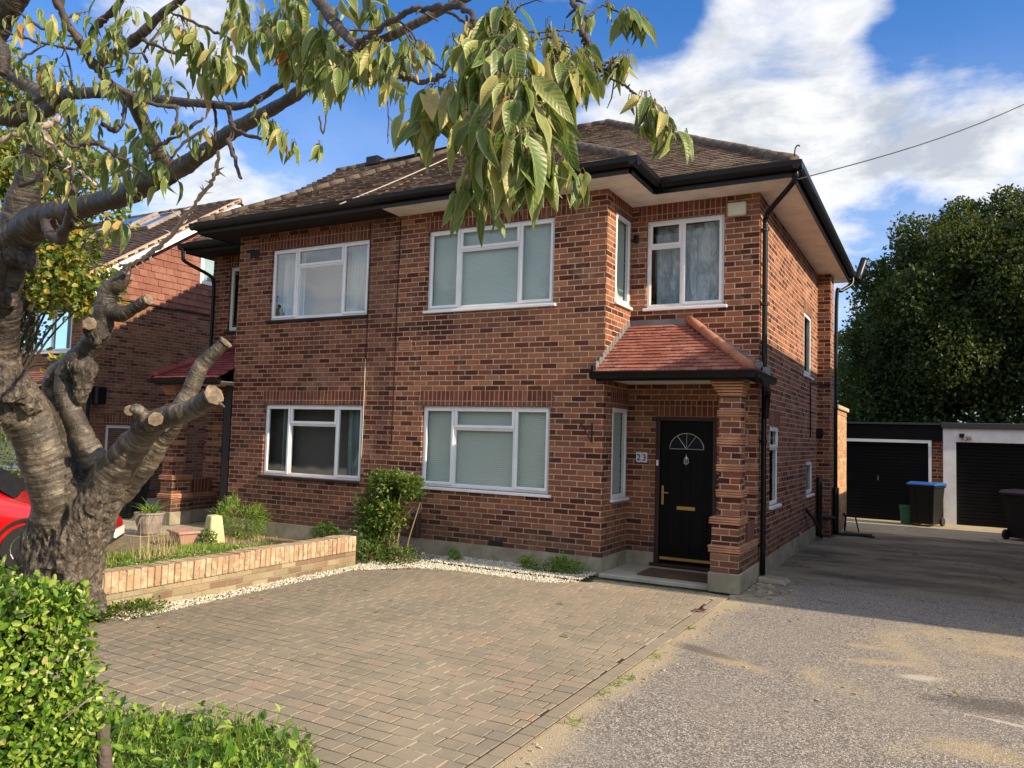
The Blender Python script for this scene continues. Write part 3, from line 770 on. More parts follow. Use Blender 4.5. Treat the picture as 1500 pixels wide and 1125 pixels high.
# --- chimney on the party line
c = MB(); c.box(-4.0, -3.30, 3.15, 3.75, 7.3, 8.35); ch = c.build('chimney', M['brick_left'], HL)
c = MB(); c.box(-4.04, -3.26, 3.10, 3.80, 7.55, 7.72); c.build('flashing', simple('pale_flashing', (.62, .62, .62), .6, var=.1), ch)
c = MB(); c.lathe((-3.65, 3.45, 8.35), [(.11, 0), (.10, .12), (.12, .16), (.09, .2)], 12); c.build('chimney_pot', M['terra'], ch, smooth=True)
c = MB(); c.box(-7.95, -7.6, 4.5, 4.8, 8.0, 8.22); c.build('roof_vent', M['black'], HL, bevel=.02)
part_tube([(-4.02, -.72, 5.16), (-3.85, .2, 5.72), (-3.62, 1.1, 6.30), (-3.46, 1.62, 6.66)], .010, 'deadtwig', HL, 'wire')
part_tube([(-3.41, -.012, 5.05), (-3.42, -.014, 3.6), (-3.42, -.012, 2.4), (-3.425, -.014, 1.6)], .007, 'black', H, 'wire')
part_tube([(-3.99, -.014, 5.05), (-3.98, -.014, 3.5), (-3.99, -.012, 2.9)], .006, 'black', HL, 'wire')
part_tube([(-3.985, -.014, 2.9), (-3.98, -.014, 2.0), (-3.985, -.012, 1.35)], .0045, 'cream', HL, 'wire')
# air bricks
for (x, z, hh) in ((-6.53, 4.78, HL), (-1.56, .275, H)):
    c = MB(); c.box(x-.11, x+.11, -.008, .02, z-.035 if hh is H else z-.07, z+.035 if hh is H else z+.07)
    for k in range(7): c.box(x-.095+k*.03, x-.08+k*.03, -.013, -.008, z-.03, z+.03)
    c.build('air_brick', M['rubber'], hh)
# terracotta louvre vent on the party line
c = MB()
for k in range(6): c.box(-3.95+.6, -3.12, -.007, .0, 3.02+k*.026, 3.036+k*.026)
c.build('air_brick', M['creasing'], H)

# --- front door
D = FRONT(.944)
c = MB(); c.box(.402, .462, -.09, -.005, .10, 2.10, D); c.box(1.19, 1.25, -.09, -.005, .10, 2.10, D); c.box(.462, 1.19, -.09, -.005, 2.04, 2.10, D); c.box(.35, 1.25, -.09, .05, .06, .10, D)
c.build('door_frame', M['doorframe'], H, bevel=.006)
dd = MB(); dd.box(.465, 1.187, -.085, -.045, .12, 2.035, D)
def pnl(a, b_, z0, z1):
    for (q, e0, e1) in ((0, -.046, -.028), (.022, -.046, -.036), (.045, -.046, -.030)):
        pass
    dd.box(a, b_, -.046, -.034, z0, z0+.018, D); dd.box(a, b_, -.046, -.034, z1-.018, z1, D); dd.box(a, a+.018, -.046, -.034, z0+.018, z1-.018, D); dd.box(b_-.018, b_, -.046, -.034, z0+.018, z1-.018, D)
    dd.box(a+.045, b_-.045, -.046, -.036, z0+.045, z1-.045, D)
for a in (.545, .865): pnl(a, a+.25, .93, 1.55); pnl(a, a+.25, .27, .80)
door = dd.build('front_door', M['door'], H, bevel=.005, segs=2)
c = MB(); n = 16; cx, cz = .828, 1.66
pts = [(cx+.235*math.cos(PI*k/n), cz+.215*math.sin(PI*k/n)) for k in range(n+1)]
c.prism(pts, 1, -.0, .008, lambda a, b_, z: D(a, -.046+b_, z)); c.build('fanlight', M['carglass'], door)
c = MB(); c.tube([D(x, -.036, z) for x, z in pts]+[D(pts[0][0], -.036, pts[0][1])], .006, n=6)
for k in (5, 8, 11): c.tube([D(cx, -.037, cz), D(pts[k][0], -.037, pts[k][1])], .003, n=5)
c.build('fanlight_trim', M['chrome'], door)
c = MB(); c.box(.700, .955, -.045, -.030, .83, .885, D); c.build('letterbox', M['brass'], door, bevel=.006)
c = MB(); c.box(.485, .515, -.045, -.035, .89, 1.15, D); c.tube([D(.50, -.03, 1.06), D(.50, .01, 1.06), D(.53, .018, 1.06), D(.60, .018, 1.055)], .009, n=8); c.build('door_handle', M['brass'], door, bevel=.003)
c = MB(); c.tube([D(.828+.03*math.cos(t), -.03, 1.50+.05*math.sin(t)) for t in [k*PI/6 for k in range(13)]], .008, n=6); c.tube([D(.828, -.035, 1.60), D(.828, -.025, 1.545), D(.828, -.025, 1.42)], [.006, .016, .006], n=8); c.build('door_knocker', M['chrome'], door, smooth=True)
c = MB(); c.box(.47, 1.18, -.045, -.03, .145, .185, D); c.build('kick_strip', M['brass'], door, bevel=.004)
c = MB(); c.box(.415, .447, -.006, .012, 1.42, 1.50, D); c.build('doorbell', M['white'], H, bevel=.006)
# number tiles
for i, ch_ in enumerate('23'):
    x0 = .125+i*.082
    t = MB(); t.box(x0, x0+.078, 0, .010, 1.455, 1.60, D); tb = t.build('number_tile', M['white'], H, bevel=.003)
    t = MB()
    for zz in (1.462, 1.593):
        for xk in (x0+.012, x0+.039, x0+.066): t.box(xk-.006, xk+.006, .0101, .012, zz-.004, zz+.004, D)
    t.build('tile_border', M['digit'], tb)
    cu = bpy.data.curves.new('digit', 'FONT'); cu.body = ch_; cu.size = .125; cu.extrude = .0012; cu.offset = .0022; cu.align_x = 'CENTER'
    to = bpy.data.objects.new('digit', cu); COL.objects.link(to); dg = bpy.context.evaluated_depsgraph_get(); me = bpy.data.meshes.new_from_object(to.evaluated_get(dg)); bpy.data.objects.remove(to)
    me.transform(Matrix.Translation((x0+.039, .944-.0125, 1.483)) @ Matrix.Rotation(PI/2, 4, 'X'))
    me.materials.clear(); me.materials.append(M['digit']); do = bpy.data.objects.new('digit', me); COL.objects.link(do); do.parent = tb
# step and mat
c = MB(); c.box(.016, 1.44, -.10, .928, .0, .052); c.build('door_step', M['step'], H, bevel=.008)
c = MB(); c.box(.46, 1.36, .10, .62, .053, .078); tag(c.build('doormat', M['mat'], bevel=.006), 'worn brown doormat on the concrete step below the black door', 'doormat')

# --- porch
def porch(mirror, parent):
    X = XL if mirror else (lambda x: x)
    def bx(mb, x0, x1, y0, y1, z0, z1): mb.box(*sorted((X(x0), X(x1))), y0, y1, z0, z1)
    p = MB(); cr = MB()
    dx = -.18 if mirror else 0
    def q(x): return x+dx
    # plinth block, base block, shaft, corbelled head
    pl = MB(); bx(pl, q(1.425), q(1.80), -.155, .30, 0, .235); bx(pl, q(1.52), q(1.80), .3005, .927, 0, .235)
    pl.build('pier_plinth', M['plinth'], parent, bevel=.012)
    bx(p, q(1.45), q(1.785), -.135, .285, .2355, .47); bx(p, q(1.54), q(1.785), .2855, .943, .2355, .47)
    bx(p, q(1.46), q(1.775), -.125, .275, .555, .80)
    bx(p, q(1.53), q(1.785), -.10, .155, .893, 2.30)
    bx(p, q(1.38), q(1.778), .860, .9435, .555, 2.55)
    bands = []
    for (z0, x0, x1, y0, y1) in [(.473, 1.425, 1.805, -.16, .31), (.803, 1.435, 1.80, -.15, .30), (1.13, 1.505, 1.81, -.125, .18), (1.43, 1.505, 1.81, -.125, .18), (1.75, 1.505, 1.81, -.125, .18), (2.08, 1.505, 1.81, -.125, .18)]:
        cr = MB(); bands.append(cr)
        for k in range(3):
            g = R_.uniform(-.004, .004); bx(cr, q(x0)+g, q(x1)+g, y0+g, y1, z0+k*.028, z0+k*.028+.019)
        bx(cr, q(x0)+.018, q(x1)-.018, y0+.018, y1-.018, z0-.003, z0+.0825)
    cr = MB(); bands.append(cr)
    for k in range(3): bx(cr, q(1.52), q(1.80), .3102, .942, .473+k*.028, .492+k*.028)
    for z0 in (1.13, 1.43, 1.75, 2.08):
        cr = MB(); bands.append(cr)
        for k in range(3): bx(cr, q(1.375), q(1.79), .845, .9434, z0-.02+k*.028, z0-.001+k*.028)
    cr = MB(); bands.append(cr)
    for k in range(7):
        o = .018*k; bx(cr, q(1.53)-o, q(1.785)+o*.5, -.10-o, .155+o*.4, 2.302+k*.034, 2.302+k*.034+.024)
    bx(p, q(1.53), q(1.785), -.10, .155, 2.302, 2.545)
    pr = p.build('porch_pier', M['brick_left'] if mirror else M['brick'], parent, bevel=.004)
    for cr in bands: cr.build('tile_band', M['creasing'], pr, bevel=.003)
    # side panel of soldier bricks
    s = MB(); bx(s, q(1.56), q(1.772), .32, .80, .556, .80); s.build('soldier_panel', M['soldier'], pr)
    # roof
    ex = 1.93+dx*1.3; tx = .86 if not mirror else .55; ey, ez, tz = -.32, 2.625, 3.375
    t = MB()
    A = [(X(0.004), ey, ez), (X(ex), ey, ez), (X(tx), .935, tz), (X(0.004), .935, tz)]
    if mirror: A = [A[1], A[0], A[3], A[2]]
    tiles(t, A, tw=.165, gauge=.098, lift=.012)
    Bq = [(X(ex), ey, ez), (X(ex), .935, ez), (X(tx), .935, tz)]
    if mirror: Bq = [Bq[1], Bq[0], Bq[2]]
    tiles(t, Bq, tw=.165, gauge=.098, lift=.012)
    rf = t.build('porch_roof', M['mauvetile'] if mirror else M['redtile'], parent)
    hp = MB(); hiptiles(hp, (X(ex), ey, ez+.03), (X(tx), .93, tz+.05), .062, .42, 12); hp.build('hip_tiles', M['terra'] if not mirror else M['mauvetile'], rf, smooth=True)
    f = MB(); bx(f, -.0+.004, ex-.01, ey+.02, ey+.045, 2.50, 2.615); bx(f, ex-.035, ex-.01, ey+.0455, .94, 2.50, 2.615)
    f.build('porch_fascia', M['black'], rf)
    so = MB(); bx(so, .003, ex-.036, ey+.046, .94, 2.545, 2.56); so.build('porch_soffit', M['soffit'], rf)
    g = MB()
    prf = [(.0, 2.60), (.006, 2.545), (.03, 2.525), (.07, 2.53), (.09, 2.56), (.097, 2.612), (.085, 2.612), (.08, 2.57), (.01, 2.575)]
    fr = frame((X(0), ey+.02, 0), (X(1)-X(0), 0, 0), (0, -1, 0)); g.prism(prf, 0, -.05, ex+.07, fr)
    fr = frame((X(ex-.01), 0, 0), (0, 1, 0), (X(1)-X(0), 0, 0)); g.prism(prf, 0, ey-.075, .94, fr)
    g.build('porch_gutter', M['black'], rf)
    if not mirror:
        fl = MB()
        for k in range(11):   # stepped lead flashing along both walls
            s0 = k/11; y0 = -.30+1.24*s0; z0 = ez+.75*s0; fl.box(.0005, .006, y0, y0+.10, z0, z0+.135)
            x0 = tx+(ex-tx)*(1-s0)-.10; z1 = ez+.75*s0
            fl.box(x0-.02, x0+.10, .938, .9435, z1+.0, z1+.14)
        fl.box(.006, tx, .932, .9432, tz, tz+.075)
        fl.build('flashing', M['lead'], rf)
        c = MB(); c.box(-.05, .003, -.36, -.28, 2.52, 2.70); c.build('gutter_end', M['black'], rf, bevel=.01)
porch(False, H); porch(True, HL)
# door and dark opening of the left porch
c = MB(); DL = FRONT(.944); c.box(XL(1.25), XL(.402), -.08, -.02, .1, 2.1, DL); c.build('front_door', M['door'], HL)
c = MB(); c.box(XL(.03)-.16, XL(.03), .0, .22, .05, 2.50); c.build('porch_post', M['blackmat'], HL)

# downpipes
def pipe(pts, parent, r=.034, name='downpipe', brackets=(), mat='black'):
    o = part_tube(pts, r, mat, parent, name)
    for z in brackets: b2 = MB(); b2.tube([(pts[-1][0], pts[-1][1], z-.02), (pts[-1][0], pts[-1][1], z+.02)], r*1.28, n=14); b2.box(pts[-1][0]-.05, pts[-1][0], pts[-1][1]-.05, pts[-1][1]+.05, z-.015, z+.015); b2.build('bracket', M[mat], o, bevel=.003)
    return o
pipe([(2.30, .47, 5.17), (2.30, .48, 5.08), (2.22, .55, 5.0), (1.93, .93, 4.86), (1.85, 1.0, 4.76), (1.84, 1.01, 4.5), (1.84, 1.01, 2.4), (1.84, 1.01, .08)], H, .034, 'downpipe', (4.6, 3.6, 2.75, 1.8, .45))
pipe([(1.99, -.22, 2.55), (2.02, -.1, 2.50), (2.0, .3, 2.47), (1.93, .8, 2.43), (1.90, .93, 2.36), (1.88, .98, 2.22), (1.86, 1.0, 2.1)], H, .036, 'porch_downpipe')
pipe([(2.33, 7.45, 5.2), (2.32, 7.40, 5.02), (2.15, 7.2, 4.86), (2.07, 7.14, 4.7), (2.06, 7.12, 2.6), (2.06, 7.12, .3)], H, .036, 'downpipe')
pipe([(-8.86, .36, 5.17), (-8.86, .37, 5.02), (-8.84, .42, 4.92), (-8.62, .80, 4.72), (-8.58, .87, 4.6), (-8.58, .89, 4.3), (-8.58, .89, 3.0)], HL, .034, 'downpipe', (4.3,))
part_tube([(2.40, 7.6, 5.14), (2.43, 7.72, 5.26), (2.52, 7.9, 5.62)], .075, 'black', H, 'gutter_offcut')
part_tube([(2.30, .38, 5.32), (2.31, .36, 5.40), (2.34, .34, 5.44), (2.37, .33, 5.42)], .008, 'rubber', H, 'hook')
# soil stack, little pipes and boxes on the flank
part_tube([(1.86, 6.30, .05), (1.86, 6.30, 1.15)], .055, 'black', H, 'soil_pipe'); part_tube([(2.09, 6.85, .05), (2.09, 6.85, .95)], .06, 'black', H, 'soil_pipe')
part_tube([(1.86, 6.3, .42), (1.95, 6.5, .40), (2.09, 6.85, .36)], .04, 'black', H, 'soil_pipe'); part_tube([(1.83, 4.95, .62), (1.88, 5.5, .42), (1.92, 6.0, .14), (1.93, 6.1, .05)], .03, 'black', H, 'waste_pipe')
part_tube([(1.80, 5.55, 2.9), (1.80, 5.55, 2.3), (1.80, 5.56, 1.9)], .012, 'black', H, 'wire'); part_tube([(1.80, 5.55, 2.9), (1.80, 6.5, 2.93), (2.03, 6.59, 2.93)], .012, 'black', H, 'wire')
part_tube([(1.81, 4.35, .05), (1.81, 4.35, .30)], .022, 'potgrey', H, 'overflow_pipe')
c = MB(); c.box(1.782, 1.90, 6.45, 6.56, 1.92, 2.08); c.build('outside_light', M['black'], H, bevel=.012)
# alarm box, small sensor, hanging bracket, meter box
c = MB(); c.box(1.365, 1.61, .0, .07, 4.80, 4.985, D); a = c.build('alarm_box', M['cream'], H, bevel=.022, segs=3)
c = MB(); c.box(.045, .105, .0, .06, 4.57, 4.68, D); c.build('sensor', M['black'], H, bevel=.008)
c = MB(); c.tube([(-.155, -.012, 1.97), (-.155, -.012, 1.72)], .011, n=6); c.tube([(-.155, -.015, 1.725), (-.18, -.10, 1.82), (-.20, -.24, 1.955)], .007, n=6); c.tube([(-.20, -.24, 1.955), (-.205, -.27, 1.94), (-.20, -.26, 1.97)], .008, n=6)
c.build('hanging_bracket', M['rubber'], H)
c = MB(); c.box(-2.96, -2.82, -.11, -.001, .26, .60); mb_ = c.build('meter_box', simple('brown_meter_box', (.075, .035, .03), .5), H, bevel=.008)
part_tube([(-2.84, -.05, .60), (-2.80, -.05, .68), (-2.95, -.03, .62), (-3.05, -.02, .55)], .010, 'deadtwig', H, 'wire')
# gas bracket / lamp & basket on the twin's porch
c = MB(); c.box(XL(.95)-.14, XL(.95)+.14, .70, .90, 1.30, 1.40); c.build('wall_basket', M['blackmat'], HL, bevel=.02)
c = MB(); c.box(-8.36, -8.22, -.16, -.135, 1.44, 1.60); c.build('number_sign', M['white'], HL, bevel=.004)

# single-storey rear wing of house 23: sandy brick wall beyond the side pier
c = MB(); c.box(-1.5, 2.05, 7.102, 9.30, 0, 2.50); wg = c.build('rear_wing', M['brick_yellow'], H)
c = MB(); c.box(-1.55, 2.10, 7.10, 9.34, 2.502, 2.585); c.build('coping', simple('coping_stone', (.45, .34, .24), .9, var=.25, bumps=(30, .5, .005)), wg, bevel=.01)
c = MB(); c.box(2.0502, 2.062, 7.3, 9.28, 2.40, 2.42)
c.build('creasing', M['creasing'], wg)

# ================================================================== GARAGES
g1 = thing('garage', 'low garage with black door, white door frame and dark flat roof', 'garage', (2.8, 12, 0))
c = MB(); c.box(1.70, 1.84, 11.6, 17, 0, 2.0); c.box(3.70, 3.935, 11.52, 17, 0, 2.10); c.box(1.7, 3.93, 16.9, 17.1, 0, 2.1); c.build('wall', M['brick_left'], g1)
c = MB(); c.box(1.80, 3.932, 11.45, 11.50, 1.93, 2.31); c.build('fascia', M['shutter'], g1)
c = MB(); c.box(1.6, 3.935, 11.4, 17.2, 2.312, 2.36); c.build('flat_roof', M['slate'], g1)
c = MB(); c.box(1.82, 3.70, 11.43, 11.449, 1.875, 1.945); c.box(3.635, 3.70, 11.43, 11.51, 0, 1.874); c.build('door_frame', M['white'], g1)
def garage_door(x0, x1, z1, y, parent):
    d = MB(); z = .02
    while z < z1-.01: d.box(x0, x1, y, y+.03, z, min(z+.072, z1)); d.box(x0, x1, y+.012, y+.03, min(z+.072, z1), min(z+.08, z1)); z += .08
    return d.build('garage_door', M['shutter'], parent, bevel=.008)
gd = garage_door(1.82, 3.635, 1.874, 11.52, g1)
c = MB(); c.tube([(2.55, 11.50, .95), (2.55, 11.47, 1.0), (2.55, 11.50, 1.06)], .008, n=6); c.build('handle', M['potgrey'], gd)
g2 = thing('garage', 'white rendered garage with black roller door and security light', 'garage', (5.2, 12, 0))
c = MB(); panel(c, FRONT(11.45), 3.94, 6.95, 0, 2.235, [(4.205, 6.7, -.001, 1.925)], .14); c.box(3.941, 4.06, 11.4505, 17, 0, 2.23); c.box(6.83, 6.949, 11.4505, 17, 0, 2.23); c.build('wall', M['white_paint'], g2)
c = MB(); c.box(3.90, 6.99, 11.39, 17.1, 2.236, 2.37); c.build('flat_roof', M['slate'], g2, bevel=.01)
garage_door(4.206, 6.699, 1.92, 11.56, g2)
c = MB(); c.box(4.27, 4.37, 11.34, 11.449, 2.03, 2.12); c.tube([(4.32, 11.38, 2.08), (4.33, 11.36, 2.0), (4.40, 11.35, 1.955), (4.46, 11.38, 2.0)], .008, n=6)
sl = c.build('security_light', M['black'], g2, bevel=.008)
c = MB(); c.box(4.41, 4.53, 11.36, 11.43, 1.99, 2.07); c.build('lamp_head', M['potgrey'], sl, bevel=.01)

# wheelie bins
def wheelie(loc, rot, lid, label, name='wheelie_bin', h=.92, w=.56, dp=.62):
    t = thing(name, label, 'bin', loc, 'wheelie bins'); t.rotation_euler.z = rot
    def fin_(mb, nm, mt, par, **k):
        o = mb.build(nm, M[mt], None, **k); o.parent = par; return o
    b_ = MB(); a, c_ = w/2*.78, dp/2*.72; A, C_ = w/2, dp/2
    b_.hexa([(-a, -c_, .05), (a, -c_, .05), (a, c_, .05), (-a, c_, .05), (-A, -C_, h), (A, -C_, h), (A, C_, h), (-A, C_, h)])
    b_.box(-A-.02, A+.02, -C_-.02, C_+.02, h-.05, h-.005)
    for s in (-1, 1): b_.hexa([(s*a*.6-.02, -c_-.015, .10), (s*a*.6+.02, -c_-.015, .10), (s*a*.6+.02, -c_, .10), (s*a*.6-.02, -c_, .10), (s*A*.6-.02, -C_-.012, h-.08), (s*A*.6+.02, -C_-.012, h-.08), (s*A*.6+.02, -C_, h-.08), (s*A*.6-.02, -C_, h-.08)])
    bd = fin_(b_, 'body', 'bin', t, bevel=.02, segs=2)
    l = MB(); l.prism([(-C_-.045, h+.005), (-C_-.03, h+.035), (-.1, h+.075), (C_-.02, h+.06), (C_+.05, h+.02), (C_+.05, h)], 0, -A-.03, A+.03)
    lo = fin_(l, 'lid', lid, t, bevel=.015, segs=2)
    q = MB(); q.tube([(-A*.9, C_+.08, h-.02), (A*.9, C_+.08, h-.02)], .016, n=8)
    for s in (-1, 1): q.box(s*A*.8-.02, s*A*.8+.02, C_, C_+.09, h-.04, h)
    fin_(q, 'handle', 'bin', t)
    for s in (-1, 1):
        q = MB(); q.tube([(s*(w/2-.07), C_*.72+.03, .10), (s*(w/2-.01), C_*.72+.03, .10)], .10, n=20); fin_(q, 'wheel', 'rubber', t, bevel=.01)
    return t
wheelie((3.60, 10.72, 0), -.35, 'bluelid', 'black wheelie bin with blue lid beside white garage pillar')
wheelie((5.36, 9.0, 0), PI*.78, 'brownlid', 'dark wheelie bin with brown lid at the right edge, wheels towards the house')
wheelie((-9.75, .15, 0), .4, 'bluelid', 'black wheelie bin with blue lid in the shade beyond the left porch')
c = MB(); c.lathe((3.20, 10.85, 0), [(.12, 0), (.135, .02), (.155, .36), (.17, .37), (.17, .42), (.155, .43), (.0, .44)], 16); q = c.build('food_caddy', M['green_plastic'], smooth=False); tag(q, 'small green food caddy standing left of the blue-lidded bin', 'caddy')
# folded tools lying by the pier
c = MB(); c.tube([(2.15, 7.9, .03), (2.20, 7.6, .35)], .018, n=6); c.tube([(2.42, 7.85, .03), (2.36, 7.75, .36), (2.33, 7.7, .42)], .015, n=6); c.tube([(2.10, 7.2, .03), (2.7, 7.3, .04)], .03, n=6); c.tube([(2.2, 7.6, .02), (2.75, 7.1, .03)], .02, n=6); c.tube([(2.2, 7.6, .35), (2.16, 7.58, .40)], .03, n=8)
tag(c.build('folded_stand', M['rubber']), 'black folded metal stand lying against the pier foot', 'stand')
# overhead cable
a, e_ = Vector((2.30, .55, 5.08)), survey(1650, 75, 12.5); c = MB(); P = [a.lerp(e_, k/16)-Vector((0, 0, .22*math.sin(PI*k/16))) for k in range(17)]; c.tube(P, .0075, n=5)
tag(c.build('overhead_cable', M['rubber']), 'thin black cable running from the eaves corner across the sky', 'cable')

# ================================================================== NEIGHBOURS
n1 = thing('gabled_house', 'brick house on the left with tile-hung gable, white bargeboard and roof windows', 'house', (-18, 5, 0))
GX = -12.9; ty = (7.80-5.0)/4.05
def gz(y): return 5.0+(y-.8)*ty if y <= 4.85 else 7.80-(y-4.85)*ty
c = MB(); sg = EAST(GX); sw = (1.72, 2.75, .95, 1.75)
panel(c, sg, 1.3, 8.4, 0, 4.68, [sw]); F1 = FRONT(1.3)
u1 = (-15.3, -13.75, 3.42, 4.42); u2 = (-17.2, -15.55, 3.42, 4.42); l1 = (-17.2, -15.1, .62, 2.05)
panel(c, F1, -24, GX, 0, 5.1, [u1, u2, l1]); panel(c, BACK(8.4), -24, GX, 0, 5.1)
c.build('wall', M['brick_far'], n1)
c = MB(); tiles(c, [(GX+.02, 1.25, 4.70), (GX+.02, 8.45, 4.70), (GX+.02, 8.45, gz(8.45)-.22), (GX+.02, 4.85, gz(4.85)-.26), (GX+.02, 1.25, gz(1.25)-.22)], tw=.21, gauge=.165, lift=.018, deck=True)
c.build('tile_hanging', M['hungtile'], n1)
c = MB(); c.box(GX-.02, GX+.05, 1.22, 8.4, 4.66, 4.70); c.build('drip_board', M['blackmat'], n1)
c = MB(); tiles(c, [(-24, .75, gz(.75)), (GX+.42, .75, gz(.75)), (GX+.42, 4.85, 7.82), (-24, 4.85, 7.82)], tw=.20, gauge=.15, lift=.016)
c.quad((-24, 8.95, gz(8.95)), (GX+.42, 8.95, gz(8.95)), (GX+.42, 4.85, 7.82), (-24, 4.85, 7.82)); r_ = c.build('roof', M['farroof'], n1)
c = MB(); hiptiles(c, (-24, 4.85, 7.80), (GX+.4, 4.85, 7.80), .08, .4); c.build('ridge_tiles', M['mosstile'], r_, smooth=True)
c = MB()
for (ya, yb_) in ((.62, 4.85), (4.85, 9.0)):
    za, zb = gz(ya), gz(yb_); c.hexa([(GX+.30, ya, za-.27), (GX+.36, ya, za-.27), (GX+.36, yb_, zb-.27), (GX+.30, yb_, zb-.27), (GX+.30, ya, za-.03), (GX+.36, ya, za-.03), (GX+.36, yb_, zb-.03), (GX+.30, yb_, zb-.03)])
c.hexa([(GX+.0, .62, 4.55), (GX+.36, .62, 4.55), (GX+.36, 1.30, 4.62), (GX+.0, 1.30, 4.62), (GX+.0, .62, 4.87), (GX+.36, .62, 4.87), (GX+.36, 1.30, 5.1), (GX+.0, 1.30, 5.1)])
c.build('bargeboard', M['white'], n1)
c = MB(); ya, yb_ = .62, 4.85; c.hexa([(GX+.30, ya, gz(ya)-.028), (GX+.44, ya, gz(ya)-.028), (GX+.44, yb_, gz(yb_)-.028), (GX+.30, yb_, gz(yb_)-.028), (GX+.30, ya, gz(ya)+.05), (GX+.44, ya, gz(ya)+.05), (GX+.44, yb_, gz(yb_)+.05), (GX+.30, yb_, gz(yb_)+.05)])
c.build('verge', M['peach'], n1)
for (w_, T_, ll) in ((u1, F1, [(0, .5, 0, True), (.5, 1, 0, True)]), (u2, F1, [(0, .4, 0, True), (.4, 1, 0, True)]), (l1, F1, [(0, .7, 0, False), (.7, 1, 0, True)]), (sw, sg, [(0, 1, 0, True)])):
    window(n1, T_, *w_, ll, back=.03, curtains=[(.7, 1., 'curtain')] if w_ is u1 else None)
c = MB(); c.box(1.66, 2.85, -.01, .004, 1.755, 1.975, sg); c.build('lintel', M['soldier'], n1)
c = MB(); c.box(4.02, 4.85, .02, .06, 5.45, 6.55, sg); wq = c.build('window', M['white'], n1); c = MB(); c.box(4.12, 4.75, .06, .065, 5.55, 6.45, sg); c.build('pane', M['glassd'], wq)
c = MB(); c.box(3.6, 3.86, .0, .012, 4.46, 4.62, sg); c.build('air_brick', M['redtile'], n1)
for (xa, xb, ya, yb_) in ((-15.05, -14.25, 3.48, 4.45), (-16.9, -15.6, 3.75, 4.75), (-16.95, -16.4, 2.9, 3.5)):
    fr = lambda x, y, o: (x, y-o*.57, gz(y)+o*.82)
    c = MB(); q8 = lambda a, b_, y0, y1, o0, o1: c.hexa([fr(a, y0, o0), fr(b_, y0, o0), fr(b_, y1, o0), fr(a, y1, o0), fr(a, y0, o1), fr(b_, y0, o1), fr(b_, y1, o1), fr(a, y1, o1)])
    q8(xa, xb, ya, ya+.07, .0, .12); q8(xa, xb, yb_-.07, yb_, 0, .12); q8(xa, xa+.07, ya+.07, yb_-.07, 0, .12); q8(xb-.07, xb, ya+.07, yb_-.07, 0, .12)
    k = c.build('roof_window', M['potgrey'], n1); c = MB(); q8(xa+.07, xb-.07, ya+.07, yb_-.07, .02, .09); c.build('pane', simple('skylight_glass', (.12, .2, .3), .06, metal=.6), k)
part_tube([(GX+.06, 1.22, 4.8), (GX+.06, 1.22, .1)], .045, 'black', n1, 'downpipe')
c = MB(); c.box(GX+.02, GX+.30, 1.28, 1.5, 2.2, 2.6); c.build('outside_lamp', M['black'], n1, bevel=.02)
c = MB(); tiles(c, [(-19, .35, 2.45), (-13.6, .35, 2.45), (-13.6, 1.28, 2.95), (-19, 1.28, 2.95)], tw=.2, gauge=.12); c.build('lean_to_roof', M['hungtile'], n1)

n2 = thing('hipped_house', 'brick house across the shared drive on the right', 'house', (11, 3, 0))
c = MB(); NX = 6.35; w2 = WEST(NX); panel(c, w2, -.60, 6.4, 0, 5.1, [(.6, 1.4, .9, 2.0)]); c.quad((14.5, -.60, 0), (14.5, 6.4, 0), (14.5, 6.4, 5.1), (14.5, -.60, 5.1)); panel(c, FRONT(-.60), NX, 14.5, 0, 5.1, [(8.6, 10.8, 1.0, 2.2), (8.6, 10.8, 3.6, 4.8)]); panel(c, BACK(6.4), NX, 14.5, 0, 5.1)
c.build('wall', M['brick'], n2)
window(n2, FRONT(-.60), 8.6, 10.8, 1.0, 2.2, [(0, .3, 0, True), (.3, .7, .27, False), (.7, 1, 0, True)], blind='blind'); window(n2, FRONT(-.60), 8.6, 10.8, 3.6, 4.8, [(0, .3, 0, True), (.3, .7, .27, False), (.7, 1, 0, True)], blind='blind'); window(n2, w2, .6, 1.4, .9, 2.0, [(0, 1, 0, True)])
c = MB(); e0, e1, f0, f1 = NX-.5, 15, -1.08, 6.9; rr = 4.10
c.quad((e0, f0, 5.27), (e1, f0, 5.27), (e1, f0+rr, 7.1), (e0+rr, f0+rr, 7.1)); c.quad((e0, f1, 5.27), (e1, f1, 5.27), (e1, f0+rr, 7.1), (e0+rr, f0+rr, 7.1)); c.quad((e0, f0, 5.27), (e0, f1, 5.27), (e0+rr, f0+rr, 7.1))
c.build('roof', M['farroof'], n2)
c = MB(); c.box(e0, e1, f0, f1, 5.10, 5.265); c.build('eaves', M['black'], n2)
c = MB(); c.box(NX, 12, 6.42, 9.9, 0, 3.0); c.build('rear_wing', M['brick_yellow'], n2)

# ================================================================== LOW GARDEN WALL
gw = thing('garden_wall', 'low weathered brick wall with upright coping bricks beside the paving', 'wall', (-2.98, -3, 0))
c = MB(); c.box(-3.07, -2.87, -4.95, -1.40, -.01, .205); c.box(-3.06, -2.88, -4.95, -1.41, .2055, .215); c.build('wall', M['brick_wall'], gw)
c = MB(); y = -4.93
while y < -1.46:
    j = R_.uniform(-.007, .007); t_ = R_.uniform(-.008, .008); zt_ = .405+.012*noise.noise(Vector((0, y*1.5, 0)))+R_.uniform(-.005, .005); w_ = .066+R_.uniform(-.003, .003)
    c.hexa([(-3.09+j, y, .212), (-2.86+j, y, .212), (-2.86+j, y+w_, .212), (-3.09+j, y+w_, .212), (-3.09+j, y+t_, zt_), (-2.86+j, y+t_, zt_), (-2.86+j, y+w_+t_, zt_), (-3.09+j, y+w_+t_, zt_)]); y += .075
